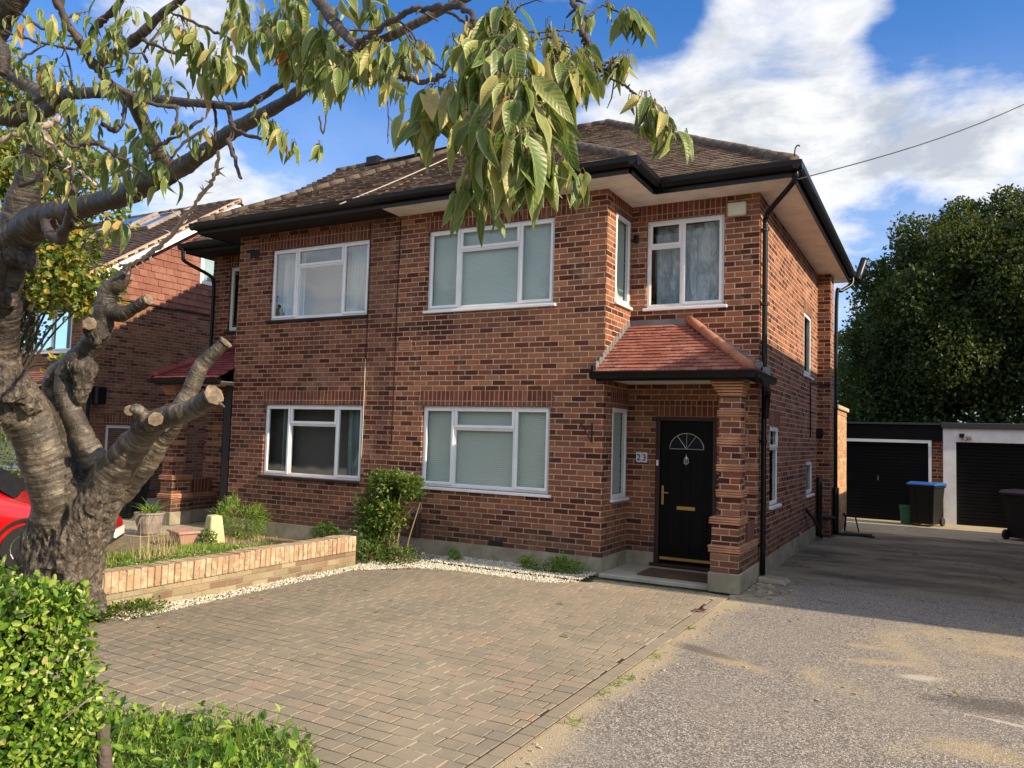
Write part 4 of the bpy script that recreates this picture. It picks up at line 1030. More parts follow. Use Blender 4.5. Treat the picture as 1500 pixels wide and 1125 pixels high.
g = G('coping_brick'); o = g.coord(); cc = g.ramp(g.island(), [(0, (.30, .185, .115)), (.35, (.37, .25, .155)), (.7, (.41, .30, .19)), (1, (.34, .205, .125))])
cc = g.mix(g.smooth(g.noise(o, 9, 5, .7), .44, .62, 0, .8), cc, (.50, .41, .28)); cc = g.mix(g.smooth(g.noise(o, 13, 5, .7), .52, .68, 0, .75), cc, (.15, .11, .085))
M['coping'] = g.fin(g.bsdf(cc, .95, g.bump(g.noise(o, 45, 5, .7), .9, .008), spec=.2))
c.build('coping', M['coping'], gw, bevel=.008, segs=2)
c = MB(); c.box(-3.075, -2.875, -4.94, -1.46, .21, .392); c.build('mortar', simple('lime_mortar', (.42, .35, .25), 1., var=.2), gw)

# ================================================================== CAR (nose behind the cherry trunk)
car = thing('parked_car', 'red hatchback parked behind the tree trunk on the left drive', 'car', (-6.88, -4.30, 0))
hd = .78; car.rotation_euler.z = hd; car.scale = (1, 1, .92)
def cf(mb, nm, mt, par=None, **k):
    o = mb.build(nm, M[mt], None, **k); o.parent = par or car; return o
# stations along the length (x forward), nose at 1.75: (x, z bottom, z shoulder, half width, z roof, roof half width)
st = [(-2.05, .35, .86, .62, .95, .5), (-1.9, .24, .92, .78, 1.15, .52), (-1.3, .2, .93, .83, 1.38, .56), (-.4, .2, .92, .84, 1.44, .58), (.15, .2, .91, .84, 1.36, .57), (.62, .2, .89, .83, 1.08, .62), (.9, .2, .87, .82, .92, .66), (1.3, .2, .80, .80, .84, .6), (1.65, .2, .70, .74, .74, .5), (1.82, .22, .56, .64, .60, .42), (1.90, .30, .46, .5, .48, .3)]
bm_ = MB(); n = 16; rings = []
for (x, zb, zs, hw, zr_, rw_) in st:
    ring = [(0, zb), (hw*.85, zb), (hw*.98, zb+.12), (hw, (zb+zs)/2), (hw*.97, zs-.04), (hw*.93, zs), ((hw+rw_)/2, (zs+zr_)/2), (rw_, zr_-.03), (0, zr_)]
    full = ring + [(-a, b_) for a, b_ in ring[-2:0:-1]]; rings.append(len(bm_.v)); bm_.v += [Vector((x, a, b_)) for a, b_ in full]; n = len(full)
for i in range(len(st)-1):
    for k in range(n): j = (k+1) % n; bm_.f.append((rings[i]+k, rings[i+1]+k, rings[i+1]+j, rings[i]+j))
bm_.f.append(tuple(rings[0]+k for k in range(n))); bm_.f.append(tuple(rings[-1]+k for k in range(n-1, -1, -1)))
bo = cf(bm_, 'body', 'carpaint', smooth=True); m_ = bo.modifiers.new('sub', 'SUBSURF'); m_.levels = 2; m_.render_levels = 2
gl = MB()
for s in (-1, 1):
    gl.quad((-1.25, s*.80, .95), (.42, s*.80, .94), (.10, s*.63, 1.30), (-.4, s*.635, 1.37), (-1.15, s*.62, 1.30))
gl.quad((.86, -.62, .935), (.86, .62, .935), (.22, .52, 1.34), (.22, -.52, 1.34))
cf(gl, 'windows', 'carglass')
for (x, s) in ((1.12, 1), (1.12, -1), (-1.35, 1), (-1.35, -1)):
    w_ = MB(); w_.lathe((0, 0, 0), [(.0, -.09), (.30, -.09), (.315, -.05), (.315, .05), (.30, .09), (.0, .09)], 28); o = cf(w_, 'wheel', 'rubber', smooth=False); o.rotation_euler.x = PI/2; o.location = (x, s*.745, .31)
    w_ = MB(); w_.lathe((0, 0, 0), [(0, -.095*s*-1-.0), (.20, .096*s*-1*-1*0+.097), (.205, .06)], 20); r2 = cf(w_, 'rim', 'chrome', o)
    r2.rotation_euler.x = PI if s > 0 else 0
    a_ = MB(); a_.tube([(x+.37*math.cos(t), s*.80, .31+.37*math.sin(t)) for t in [PI*k/12 for k in range(13)]], .03, n=6); cf(a_, 'wheel_arch', 'rubber')
for s in (-1, 1):
    h_ = MB(); h_.hexa([(1.45, s*.74, .60), (1.80, s*.56, .50), (1.83, s*.40, .50), (1.5, s*.5, .62), (1.40, s*.72, .72), (1.70, s*.56, .64), (1.74, s*.42, .63), (1.45, s*.5, .75)]); cf(h_, 'headlight', 'white', bevel=.03, segs=3)
h_ = MB(); h_.box(1.86, 1.90, -.40, .40, .30, .42); cf(h_, 'grille', 'rubber', bevel=.01)
h_ = MB(); h_.box(1.90, 1.93, -.26, .26, .36, .47); cf(h_, 'number_plate', 'plate', bevel=.004)

# ================================================================== POTS AND SMALL THINGS IN THE LEFT GARDEN
c = MB(); c.hexa([(-6.18, -1.60, .0), (-5.86, -1.72, .0), (-5.82, -1.56, .0), (-6.14, -1.44, .0), (-6.24, -1.64, .20), (-5.80, -1.80, .20), (-5.74, -1.52, .20), (-6.18, -1.38, .20)])
c.hexa([(-6.27, -1.66, .20), (-5.78, -1.83, .20), (-5.71, -1.50, .20), (-6.21, -1.35, .20), (-6.27, -1.66, .235), (-5.78, -1.83, .235), (-5.71, -1.50, .235), (-6.21, -1.35, .235)])
tr = tag(c.build('planter_trough', M['potterra'], bevel=.008), 'weathered terracotta trough in front of the yellowish stone', 'planter')
c = MB(); c.hexa([(-6.12, -1.15, 0), (-5.82, -1.25, 0), (-5.74, -1.0, 0), (-6.04, -.9, 0), (-6.07, -1.12, .42), (-5.88, -1.18, .42), (-5.82, -1.02, .42), (-6.02, -.95, .42)])
tag(c.build('staddle_stone', M['stone'], bevel=.03, segs=3), 'squat yellow lichened stone beside the left porch', 'stone')
pot = thing('potted_plant', 'spiky long-leaved plant in a pale glazed pot near the left porch pier', 'potted plant', (-7.35, -1.15, 0))
c = MB(); c.lathe((-7.35, -1.15, 0), [(.10, 0), (.15, .04), (.20, .20), (.215, .33), (.235, .34), (.235, .37), (.20, .37), (.19, .31), (0, .31)], 22); c.build('pot', M['potgrey'], pot, smooth=False)
def blade(mb, p, d, L, w, droop, seg=5):
    d = d.normalized(); s = d.cross(Vector((0, 0, 1))); s = s.normalized() if s.length > 1e-3 else Vector((1, 0, 0)); k = len(mb.v)
    for i in range(seg+1):
        t = i/seg; c_ = p + d*L*t - Vector((0, 0, 1))*droop*L*t*t; ww = w*.5*(1-t**1.5)+.0004; mb.v += [c_+s*ww, c_-s*ww]
    for i in range(seg): a = k+2*i; mb.f.append((a, a+1, a+3, a+2))
c = MB()
for k in range(46):
    a = R_.uniform(0, 2*PI); e = R_.uniform(.3, 1.3); blade(c, Vector((-7.35+R_.uniform(-.06, .06), -1.15+R_.uniform(-.06, .06), .33)), Vector((math.cos(a), math.sin(a), e)), R_.uniform(.3, .58), .022, R_.uniform(.1, .5))
c.build('foliage', M['weed'], pot)
c = MB()
for k in range(16):
    a = R_.uniform(0, 2*PI); blade(c, Vector((-7.35, -1.15, .30)), Vector((math.cos(a), math.sin(a), .8)), R_.uniform(.5, .75), .012, R_.uniform(.8, 1.2))
c.build('dry_leaves', M['straw'], pot)

def patch_grass(name, mat, n, region, h, w, label, lean=.5, zz=0., droop=.3, clump=0.):
    c = MB(); i = 0
    while i < n:
        x = R_.uniform(region[0], region[1]); y = R_.uniform(region[2], region[3])
        if clump and noise.noise(Vector((x*2.2, y*2.2, clump))) < R_.uniform(-.25, .25): i += .2; continue
        blade(c, Vector((x, y, zz)), Vector((R_.uniform(-lean, lean), R_.uniform(-lean, lean), 1)), R_.uniform(h*.4, h), w*R_.uniform(.6, 1.2), droop*R_.uniform(0, 1.6), 3); i += 1
    return kind(c.build(name, M[mat]), 'stuff', label)
patch_grass('lawn_grass', 'weed', 15000, (-5.9, -3.12, -4.7, -1.3), .14, .009, 'rough green grass behind the low garden wall', clump=1.)
patch_grass('dry_grass', 'straw', 3600, (-5.9, -3.12, -3.9, -.15), .11, .007, 'dry straw-coloured grass in the left front garden', .9, clump=7.)
patch_grass('cut_grass', 'straw', 3800, (-6.6, -3.4, -1.5, -.15), .09, .010, 'pale cut grass lying against the left house wall', 1.5, clump=3.)
patch_grass('tall_dry_stems', 'straw', 170, (-5.25, -4.75, -3.0, -2.4), .62, .006, 'tall dry grass stems standing in front of the trough', .35)
# low clipped ground-cover edging along the back of the wall
c = MB()
for i in range(6500):
    y = -4.95+2.4*R_.random()**1.5; x = -3.25+R_.uniform(-.17, .15); z = .24+R_.uniform(0, .20)*(1-abs(x+3.25)*2.5); oval(c, Vector((x, y, z)), rv()+Vector((0, 0, .6)), rv(), R_.uniform(.018, .032), .014)
kind(c.build('edging_foliage', M['hedgeleaf']), 'stuff', 'small-leaved green ground cover behind the near end of the low wall')

def shrub(name, label, cat, c0, rx, ry, rz, n, L, W, mat, stems=9, seedz=0., base=None, jag=.35, up=.25, group=None):
    t = thing(name, label, cat, base or (c0[0], c0[1], 0), group); f = MB(); C0 = Vector(c0)
    i = 0
    while i < n:
        d = rv(); r = R_.uniform(.35, 1)**.6; nn = 1+jag*noise.noise(d*2.3+Vector((seedz, 0, 0)))+jag*.6*noise.noise(d*5+Vector((0, seedz, 0)))
        p = C0+Vector((d.x*rx, d.y*ry, d.z*rz))*r*nn
        if p.z < .02: continue
        if noise.noise(p*(2.2/max(rx, .2)*.6)+Vector((seedz, 3, 1))) < -.32: i += .3; continue
        oval(f, p, (d+rv()*.9+Vector((0, 0, up))), Vector((0, 0, 1))+rv()*.6, L*R_.uniform(.6, 1.25), W*R_.uniform(.7, 1.2)); i += 1
    f.build('foliage', M[mat], t)
    s = MB(); B = Vector(base or (c0[0], c0[1], 0))
    for k in range(stems):
        d = rv(); e = C0+Vector((d.x*rx*.75, d.y*ry*.75, abs(d.z)*rz*.8)); m_ = B.lerp(e, .5)+Vector((R_.uniform(-.1, .1)*rx, R_.uniform(-.1, .1)*ry, rz*.1)); P, Q = spline([(B+Vector((R_.uniform(-.08, .08)*rx, R_.uniform(-.08, .08)*ry, 0)), .010*max(rx, .5)*2), (m_, .007*max(rx, .5)*2), (e, .002)], 4); s.tube(P, Q, n=5)
    s.build('stems', M['stem'], t); return t
ws = thing('shrub', 'green and yellow shrub with bare stems against the wall between both ground-floor windows', 'shrub', (-3.05, -.75, 0))
def blobfol(blobs, L, W):
    f = MB()
    for (x, y, z, rx, ry, rz, n) in blobs:
        i = 0
        while i < n:
            d = rv(); q_ = R_.random()**.45; nn = 1+.4*noise.noise(d*2.3+Vector((x*3, z*3, 0)))+.25*noise.noise(d*6+Vector((z, 0, x)))
            p = Vector((x+d.x*rx*q_*nn, y+d.y*ry*q_*nn, z+d.z*rz*q_*nn))
            if p.z < .03 or p.y > -.05: i += .2; continue
            if noise.noise(p*4.5) < -.28: i += .3; continue
            oval(f, p, d+rv()*.9+Vector((0, 0, .2)), Vector((0, 0, 1))+rv()*.7, L*R_.uniform(.6, 1.3), W*R_.uniform(.7, 1.2)); i += 1
    return f
blobfol([(-3.02, -.60, 1.02, .30, .26, .22, 1100), (-2.72, -.58, 1.00, .30, .24, .17, 900), (-3.22, -.62, .62, .30, .28, .34, 1300), (-3.05, -.80, .30, .36, .25, .28, 1000), (-2.92, -.72, .66, .34, .24, .28, 1300)], .060, .034).build('foliage', M['shrubleaf'], ws)
blobfol([(-2.80, -.66, 1.06, .34, .22, .14, 420), (-2.98, -.66, 1.16, .22, .2, .10, 200)], .055, .032).build('young_foliage', M['bushleaf'], ws)
st_ = MB()
for k in range(14):
    b0 = Vector((-2.86+R_.gauss(0, .10), -.78+R_.gauss(0, .06), 0)); e_ = Vector((-2.82+R_.gauss(0, .24), -.62+R_.gauss(0, .1), R_.uniform(.6, 1.1))); P, Q = spline([(b0, .008), (b0.lerp(e_, .5)+rv()*.04, .006), (e_, .003)], 4); st_.tube(P, Q, n=5)
P, Q = spline([(Vector((-2.60, -.70, 0)), .010), (Vector((-2.55, -.66, .35)), .009), (Vector((-2.42, -.62, .82)), .006)], 4); st_.tube(P, Q, n=5)
st_.build('stems', simple('bare_stems', (.26, .19, .11), .9, var=.3), ws)
s = MB()
c0s = [((-2.98, -.98, .05), .45, .28, .22, 900, 'low yellow-green plant at the foot of the shrub on the pebbles'), ((-2.60, -.78, .06), .28, .2, .18, 420, 'small leafy weed right of the shrub by the meter box')]
for a, rx, ry, rz, n, lb in c0s: shrub('ground_plant', lb, 'plant', a, rx, ry, rz, n, .045, .028, 'bushleaf', 3, a[0])
shrub('ground_plant', 'low bright green plant on the pebbles left of the door step', 'plant', (-.60, -.22, .07), .46, .16, .17, 2600, .028, .020, 'weed', 3, 4.)
shrub('ground_plant', 'tiny green tuft on the pebbles below the large ground-floor window', 'plant', (-2.05, -.30, .06), .12, .09, .12, 320, .03, .02, 'weed', 2, 5.)
shrub('ferny_plant', 'feathery green plant at the corner of the left bay beside the stone', 'plant', (-6.1, -.42, .28), .52, .3, .36, 1700, .10, .010, 'weed', 10, 6.)
shrub('ground_plant', 'small green plant against the grey plinth of the left house', 'plant', (-4.35, -.3, .14), .30, .15, .2, 800, .05, .022, 'weed', 5, 8.)
shrub('ground_plant', 'dark green weed growing between the trough and the stone', 'plant', (-5.75, -1.35, .08), .14, .12, .14, 200, .05, .03, 'shrubleaf', 3, 9.)
shrub('ground_plant', 'creeping weed on the pebbles at the near end of the low wall', 'plant', (-2.72, -4.75, .04), .16, .38, .10, 420, .04, .028, 'shrubleaf', 3, 9.5)
c = MB()
for (x, y) in ((1.78, -4.05), (1.80, -3.85), (1.77, -4.3), (1.79, -3.2), (1.76, -2.05), (1.83, -4.9)):
    for k in range(40): blade(c, Vector((x+R_.gauss(0, .03), y+R_.gauss(0, .05), .0)), Vector((R_.uniform(-1, 1), R_.uniform(-1, 1), .7)), R_.uniform(.02, .06), .006, .3, 2)
kind(c.build('joint_weeds', M['weed']), 'stuff', 'tufts of grass growing in the joint between paving and tarmac')
c = MB()
for k in range(7): leaf(c, Vector((1.66+R_.uniform(-.03, .03), -1.35+R_.uniform(-.03, .03), .03)), Vector((R_.uniform(-1, 1), R_.uniform(-1, 1), .2)), Vector((0, 0, 1)), .07, .04, .3, .5)
tag(c.build('fallen_leaves', simple('brown_dead_leaf', (.10, .035, .022), .8)), 'small clump of dead brown leaves on the paving edge', 'fallen leaves')
for i, p in enumerate([(-.96, -3.30), (.3, -1.9), (-2.1, -4.9), (.9, -3.1), (-1.7, -2.6), (2.6, -1.2), (3.9, -2.9)]):
    c = MB(); leaf(c, Vector((*p, .028)), Vector((R_.uniform(-1, 1), R_.uniform(-1, 1), .12)), Vector((0, 0, 1)), .075, .04, .35, .4)
    tag(c.build('fallen_leaf', M['yellowleaf']), 'single dry leaf lying on the ground', 'fallen leaf', 'dry leaves scattered over the paving')
# tarmac edge: kerb stones and a rubble spill by the pier
c = MB()
for k in range(60):
    p = Vector((1.95+R_.gauss(0, .14), .55+R_.gauss(0, .28), .01)); r = R_.uniform(.008, .028)
    if p.x < 1.82: p.x = 1.84
    c.hexa([p+Vector(q)*r+rv()*r*.4 for q in ((-1, -1, -.5), (1, -1, -.5), (1, 1, -.5), (-1, 1, -.5), (-1, -1, .5), (1, -1, .5), (1, 1, .5), (-1, 1, .5))])
kind(c.build('loose_rubble', M['tan']), 'stuff', 'crumbled mortar and stones at the foot of the porch pier')
c = MB(); c.hexa([(1.80, .85, 0), (2.16, .80, 0), (2.18, 1.12, 0), (1.80, 1.18, 0), (1.80, .86, .07), (2.12, .82, .055), (2.14, 1.10, .055), (1.80, 1.16, .07)]); tag(c.build('drain_slab', M['tan'], bevel=.02, segs=2), 'broken concrete slab under the downpipe at the porch corner', 'slab')

c = MB()
for k in range(420):
    x, y = R_.uniform(1.8, 5.4), R_.uniform(-6.5, 2.5)
    if R_.random() < .45: x = 1.78+abs(R_.gauss(0, .12))
    r = R_.choice([.003, .004, .005, .007, .010]); p = Vector((x, y, r*.4)); k0 = len(c.v)
    c.hexa([p+Vector(q)*r+rv()*r*.45 for q in ((-1, -1, -.5), (1, -1, -.5), (1, 1, -.5), (-1, 1, -.5), (-1, -1, .5), (1, -1, .5), (1, 1, .5), (-1, 1, .5))])
kind(c.build('loose_grit', M['tan']), 'stuff', 'loose grit scattered over the tarmac drive')
c = MB()
for k in range(150):
    x, y = R_.choice([(R_.gauss(-2.3, .5), R_.uniform(-6, -1.2)), (R_.uniform(-2.4, 1.7), R_.uniform(-6, -.6)), (1.95+abs(R_.gauss(0, .2)), R_.uniform(1.1, 6)), (R_.uniform(1.9, 5), R_.uniform(1, 8))])
    if not (x > -2.8 and y < 8): continue
    L_ = R_.uniform(.015, .05); leaf(c, Vector((x, y, .022 if x < 1.7 else .006)), Vector((R_.uniform(-1, 1), R_.uniform(-1, 1), .1)), Vector((0, 0, 1)), L_, L_*.5, .4, .5, 4)
kind(c.build('leaf_litter', simple('dry_litter', (.20, .12, .05), .9, var=.4)), 'stuff', 'small crumbs of dry leaf litter over paving and drive')
# ================================================================== HEDGE
M['hedgeleaf2'] = leaf_mat('privet_leaf', [(0, (.032, .090, .010)), (.35, (.070, .165, .014)), (.65, (.19, .31, .030)), (.9, (.33, .43, .08)), (1., (.42, .38, .14))], .24, .36, spec=.45)
hg = thing('hedge', 'clipped small-leaved green hedge filling the lower left corner', 'hedge', (-.6, -7.95, 0))
HX0, HX1, HY0, HY1, HZ = -3.4, .90, -8.45, -7.52, 1.13
def hedge_off(p): return .05*noise.noise(p*2.6)+.035*noise.noise(p*6.)
c = MB(); i = 0
while i < 15500:
    s = R_.random()
    if s < .44: p = Vector((HX1, R_.uniform(HY0, HY1), R_.uniform(.05, HZ))); nn = Vector((1, 0, 0))
    elif s < .72: p = Vector((HX1-abs(R_.gauss(0, 1.1)), R_.uniform(HY0, HY1), HZ)); nn = Vector((0, 0, 1))
    else:
        p = Vector((HX1-abs(R_.gauss(0, 1.1)), HY1 if R_.random() < .7 else HY0, R_.uniform(.05, HZ))); nn = Vector((0, 1 if p.y > -8 else -1, 0))
    if p.x < HX0: continue
    # round the arrises
    e = 0
    if p.z > HZ-.10 and nn.z == 0: e = (p.z-HZ+.10)*.6
    p = p - nn*e + nn*(hedge_off(p)*1.3-R_.random()**2*.17) + rv()*.02
    d = (nn*.5+rv()+Vector((0, 0, .35)))
    L_ = R_.uniform(.022, .042); oval(c, p, d, nn+rv()*.7, L_, L_*.58)
    if R_.random() < .6: oval(c, p, -d+nn*1.2, nn+rv()*.7, L_*.9, L_*.5)
    i += 1
c.build('foliage', M['hedgeleaf2'], hg)
c = MB()
for k in range(620):
    a = Vector((R_.uniform(-.6, HX1-.08), R_.uniform(HY0+.05, HY1-.05), R_.uniform(.02, .9))); d = Vector((R_.uniform(0, .7), R_.uniform(-.5, .5), R_.uniform(.2, 1))).normalized(); c.tube([a, a+d*.14+rv()*.02, a+d*.28+rv()*.03], [.004, .003, .0015], n=4)
c.build('twigs', M['deadtwig'], hg)
c = MB(); c.box(HX0+.1, HX1-.13, HY0+.12, HY1-.13, 0, HZ-.12); c.build('dark_core', simple('dark_hedge_interior', (.012, .016, .006), 1.), hg)  # solid dark box added inside the foliage to block light
c = MB(); P, Q = spline([((.93, -7.44, -.02), .036), ((.92, -7.45, .3), .030), ((.90, -7.47, .58), .024)], 5); c.tube(P, Q, n=8, rough=.12, rs=12)
tag(c.build('wooden_stake', simple('weathered_wood', (.13, .10, .085), .95, var=.4, bumps=(40, 1., .02)), smooth=True), 'weathered wooden stake at the corner of the hedge', 'stake')

# verge: weeds in the near corner
VG = [(-1.7, -6.40), (-.5, -6.42), (.25, -6.10), (.75, -6.12), (1.12, -6.42), (1.25, -6.9), (1.1, -7.4), (-1.7, -7.4)]
c = MB(); i = 0
while i < 6500:
    x, y = R_.uniform(-1.7, 1.3), R_.uniform(-7.45, -6.0)
    if not inside((x, y), VG): continue
    blade(c, Vector((x, y, 0)), Vector((R_.uniform(-.8, .8), R_.uniform(-.8, .8), 1)), R_.uniform(.08, .27), .007, R_.uniform(.1, .6), 4); i += 1
for (x, y, a, b_, L) in [(.05, -6.35, .5, .15, .42), (.1, -6.37, .62, .2, .38), (.62, -6.35, .1, .1, .28), (.75, -6.4, -.2, .3, .27), (.95, -6.5, .7, .4, .3), (-.3, -6.5, -.4, .2, .3), (.85, -6.45, .5, .3, .25)]:
    blade(c, Vector((x, y, 0)), Vector((a, b_, 1)), L, .006, .1, 6)
kind(c.build('verge_grass', M['weed']), 'stuff', 'rough bright grass in the near verge between hedge and paving')
c = MB(); i = 0
while i < 3600:
    x, y = R_.uniform(-1.7, 1.2), R_.uniform(-7.4, -6.05)
    if not inside((x, y), VG): continue
    z = R_.uniform(.02, .19)*(.6+.8*abs(noise.noise(Vector((x*3, y*3, 0))))); L_ = R_.choice([.018, .025, .035, .055, .075]); leaf(c, Vector((x, y, z)), rv()+Vector((0, 0, .5)), Vector((0, 0, 1))+rv()*.4, L_, L_*.62, .3, .3, 3); i += 1
kind(c.build('verge_weeds', M['hedgeleaf2']), 'stuff', 'mixed small broad-leaved weeds in the near verge')
c = MB()
for i in range(900):
    x, y = R_.uniform(-1.7, 1.2), R_.uniform(-7.3, -6.1)
    if inside((x, y), VG): blade(c, Vector((x, y, .0)), Vector((R_.uniform(-1, 1), R_.uniform(-1, 1), .6)), R_.uniform(.08, .2), .004, .4, 3)
kind(c.build('verge_straw', M['straw']), 'stuff', 'dry stalks among the verge weeds')
for (x, y, nl, L_, lb) in [(.62, -6.55, 9, .17, 'broad dock leaves standing in the middle of the verge weeds'), (1.02, -6.78, 6, .20, 'large pale dock leaf at the right tip of the verge'), (-.25, -6.62, 7, .14, 'long narrow-leaved dock near the hedge end of the verge')]:
    c = MB()
    for k in range(nl):
        a = 2*PI*k/nl+R_.uniform(-.3, .3); d = Vector((math.cos(a)*.5, math.sin(a)*.5, 1)); leaf(c, Vector((x+.02*math.cos(a), y+.02*math.sin(a), .02)), d, Vector((math.cos(a), math.sin(a), .4)), L_*R_.uniform(.7, 1.1), L_*.42, .45, .25, 7, .1)
    tag(c.build('dock_plant', M['weed'], smooth=True), lb, 'weed')

# ================================================================== CHERRY TREE
ct = thing('cherry_tree', 'old gnarled pollarded cherry with sawn limbs, leafy branches reaching over the paving', 'tree', (-3.35, -4.95, 0))
def br(spec, m=6):
    return spline([(survey(u, v, d), r*(.84 if r > 13 else .95)*d/FPX) for u, v, d, r in spec], m)
parts_br = []; tubes_bough = []; trunk = MB(); limb = MB(); twig = MB(); dead = MB(); cuts = MB()
WOOD = []      # (points, radii, bark kind, painted-shade flag) of everything thick enough to fuse into one body
def T_(mb, spec, n=14, rough=.12, rs=3.2, m=6, tips=False):
    P, Q = br(spec, m)
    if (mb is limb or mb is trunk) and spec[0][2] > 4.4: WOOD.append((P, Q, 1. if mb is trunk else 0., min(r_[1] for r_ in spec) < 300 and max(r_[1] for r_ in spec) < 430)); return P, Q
    if mb is limb: tubes_bough.append((P, Q, n, rough, rs)); return P, Q
    thin = Q[0] < .012 or mb is dead
    Pj = [p + (rv()*Q[k]*(.75 if thin else .3) if 0 < k < len(P)-1 else Vector()) for k, p in enumerate(P)]
    Qj = [q*R_.uniform(.82, 1.22) for q in Q]
    mb2 = MB(); parts_br.append((mb2, 'dead' if mb is dead else 'twig')); mb2.tube(Pj, Qj, n=n, rough=rough, rs=rs)
    acc = 0
    for k in range(1, len(Pj)-1):
        acc += (Pj[k]-Pj[k-1]).length
        if acc > R_.uniform(.03, .07):
            acc = 0; t_ = (Pj[k+1]-Pj[k-1]).normalized(); d_ = (rv()+t_*.6); d_ = (d_-t_*d_.dot(t_)*.5).normalized(); l_ = R_.choice([.012, .018, .03, .05, .11])*(.7 if thin else 1.)
            a_ = Pj[k]; m_ = a_+d_*l_*.55+rv()*l_*.12; e2 = m_+(d_+rv()*.5).normalized()*l_*.5; r_ = min(Qj[k]*.6, .0035)
            mb2.tube([a_, m_, e2], [r_*1.1, r_, r_*.55], n=5)
            if l_ > .08:
                for q_ in (a_.lerp(m_, .7), m_.lerp(e2, .6)): mb2.tube([q_, q_+(rv()+d_*.4).normalized()*.018], [r_*.8, r_*.5], n=4)
    return P, Q
# bole and buttress roots
T_(trunk, [(88, 930, 7.25, 104), (88, 890, 7.22, 82), (92, 840, 7.2, 70), (98, 790, 7.15, 64), (104, 745, 7.1, 62), (112, 712, 7.05, 58), (120, 690, 7.0, 44)], 44, .16, 3.5, 9)
for sp in ([(150, 905, 7.0, 12), (135, 870, 7.1, 24), (118, 820, 7.15, 34), (112, 770, 7.1, 34)], [(20, 905, 7.1, 26), (38, 850, 7.15, 36), (62, 800, 7.2, 36), (80, 740, 7.1, 34)], [(60, 935, 6.8, 20), (75, 880, 6.95, 34), (90, 820, 7.0, 36), (95, 760, 7.0, 34)], [(100, 930, 6.85, 18), (108, 870, 6.9, 26), (112, 800, 6.98, 32), (118, 745, 7.0, 30)], [(155, 730, 6.98, 26), (140, 760, 7.0, 30), (118, 800, 7.02, 26), (100, 850, 7.0, 18)]):
    T_(trunk, sp, 20, .22, 5, 7)
T_(trunk, [(60, 862, 6.86, 13), (45, 858, 6.84, 14), (38, 868, 6.82, 10)], 12, .3, 8, 4)
# left limb A
T_(limb, [(98, 770, 7.05, 40), (86, 730, 6.95, 43), (70, 680, 6.85, 42), (54, 635, 6.75, 41), (34, 600, 6.65, 42), (12, 572, 6.55, 42), (-2, 540, 6.45, 36), (0, 490, 6.35, 31), (4, 440, 6.2, 29), (10, 390, 6.1, 30), (18, 340, 6.0, 32)], 26, .10, 3, 7)
for (u, v, d, r) in ((12, 572, 6.35, 30), (40, 590, 6.5, 24), (-8, 600, 6.5, 34), (10, 545, 6.35, 24), (30, 380, 5.95, 24), (8, 440, 6.1, 22)):
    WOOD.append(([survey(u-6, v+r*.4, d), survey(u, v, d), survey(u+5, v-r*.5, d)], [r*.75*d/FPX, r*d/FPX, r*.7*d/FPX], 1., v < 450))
# sawn stub rising from A
T_(limb, [(22, 350, 6.0, 32), (30, 310, 5.95, 27), (38, 270, 5.9, 22), (46, 235, 5.85, 20), (56, 205, 5.8, 19)], 18, .10, 4)
T_(limb, [(-20, 420, 6.0, 22), (-6, 380, 6.0, 26), (2, 350, 6.0, 30)], 14)
# big bough B to the right and its continuation
T_(limb, [(22, 350, 6.0, 34), (60, 322, 5.8, 27), (105, 308, 5.55, 20), (150, 294, 5.3, 19), (190, 282, 5.1, 20), (230, 262, 4.9, 19), (262, 248, 4.75, 17), (300, 222, 4.5, 14), (345, 190, 4.2, 12), (385, 168, 4.0, 11), (415, 150, 3.8, 10.5), (432, 140, 3.7, 10)], 18, .12, 5, 7)
T_(trunk, [(236, 262, 4.9, 20), (248, 252, 4.85, 24), (262, 250, 4.8, 19)], 14, .35, 9, 5)
T_(limb, [(248, 252, 4.85, 19), (232, 222, 4.7, 15), (214, 188, 4.6, 12), (200, 160, 4.5, 11), (193, 142, 4.4, 10)], 14, .15, 6)
# upper horizontal D
T_(limb, [(-20, 90, 4.9, 10), (10, 108, 4.85, 10.5), (45, 128, 4.8, 11), (65, 142, 4.75, 12)], 12, .1, 6)
T_(limb, [(-20, 160, 4.9, 16), (20, 175, 4.85, 15), (60, 165, 4.8, 14), (90, 150, 4.7, 12)], 12, .2, 6)
T_(limb, [(65, 142, 4.75, 12), (110, 137, 4.6, 9), (160, 136, 4.45, 8.5), (200, 140, 4.35, 8), (250, 148, 4.2, 8), (300, 152, 4.05, 7.5), (345, 156, 3.95, 7), (365, 152, 3.9, 6)], 12, .12, 7)
T_(twig, [(365, 154, 3.9, 5), (400, 132, 3.7, 4.5), (440, 108, 3.5, 4), (480, 85, 3.3, 3.6), (505, 66, 3.2, 3.2)], 8, .1, 10)
T_(limb, [(432, 140, 3.7, 10), (455, 122, 3.5, 9), (480, 100, 3.3, 8), (510, 80, 3.1, 7.5)], 12, .1, 8)
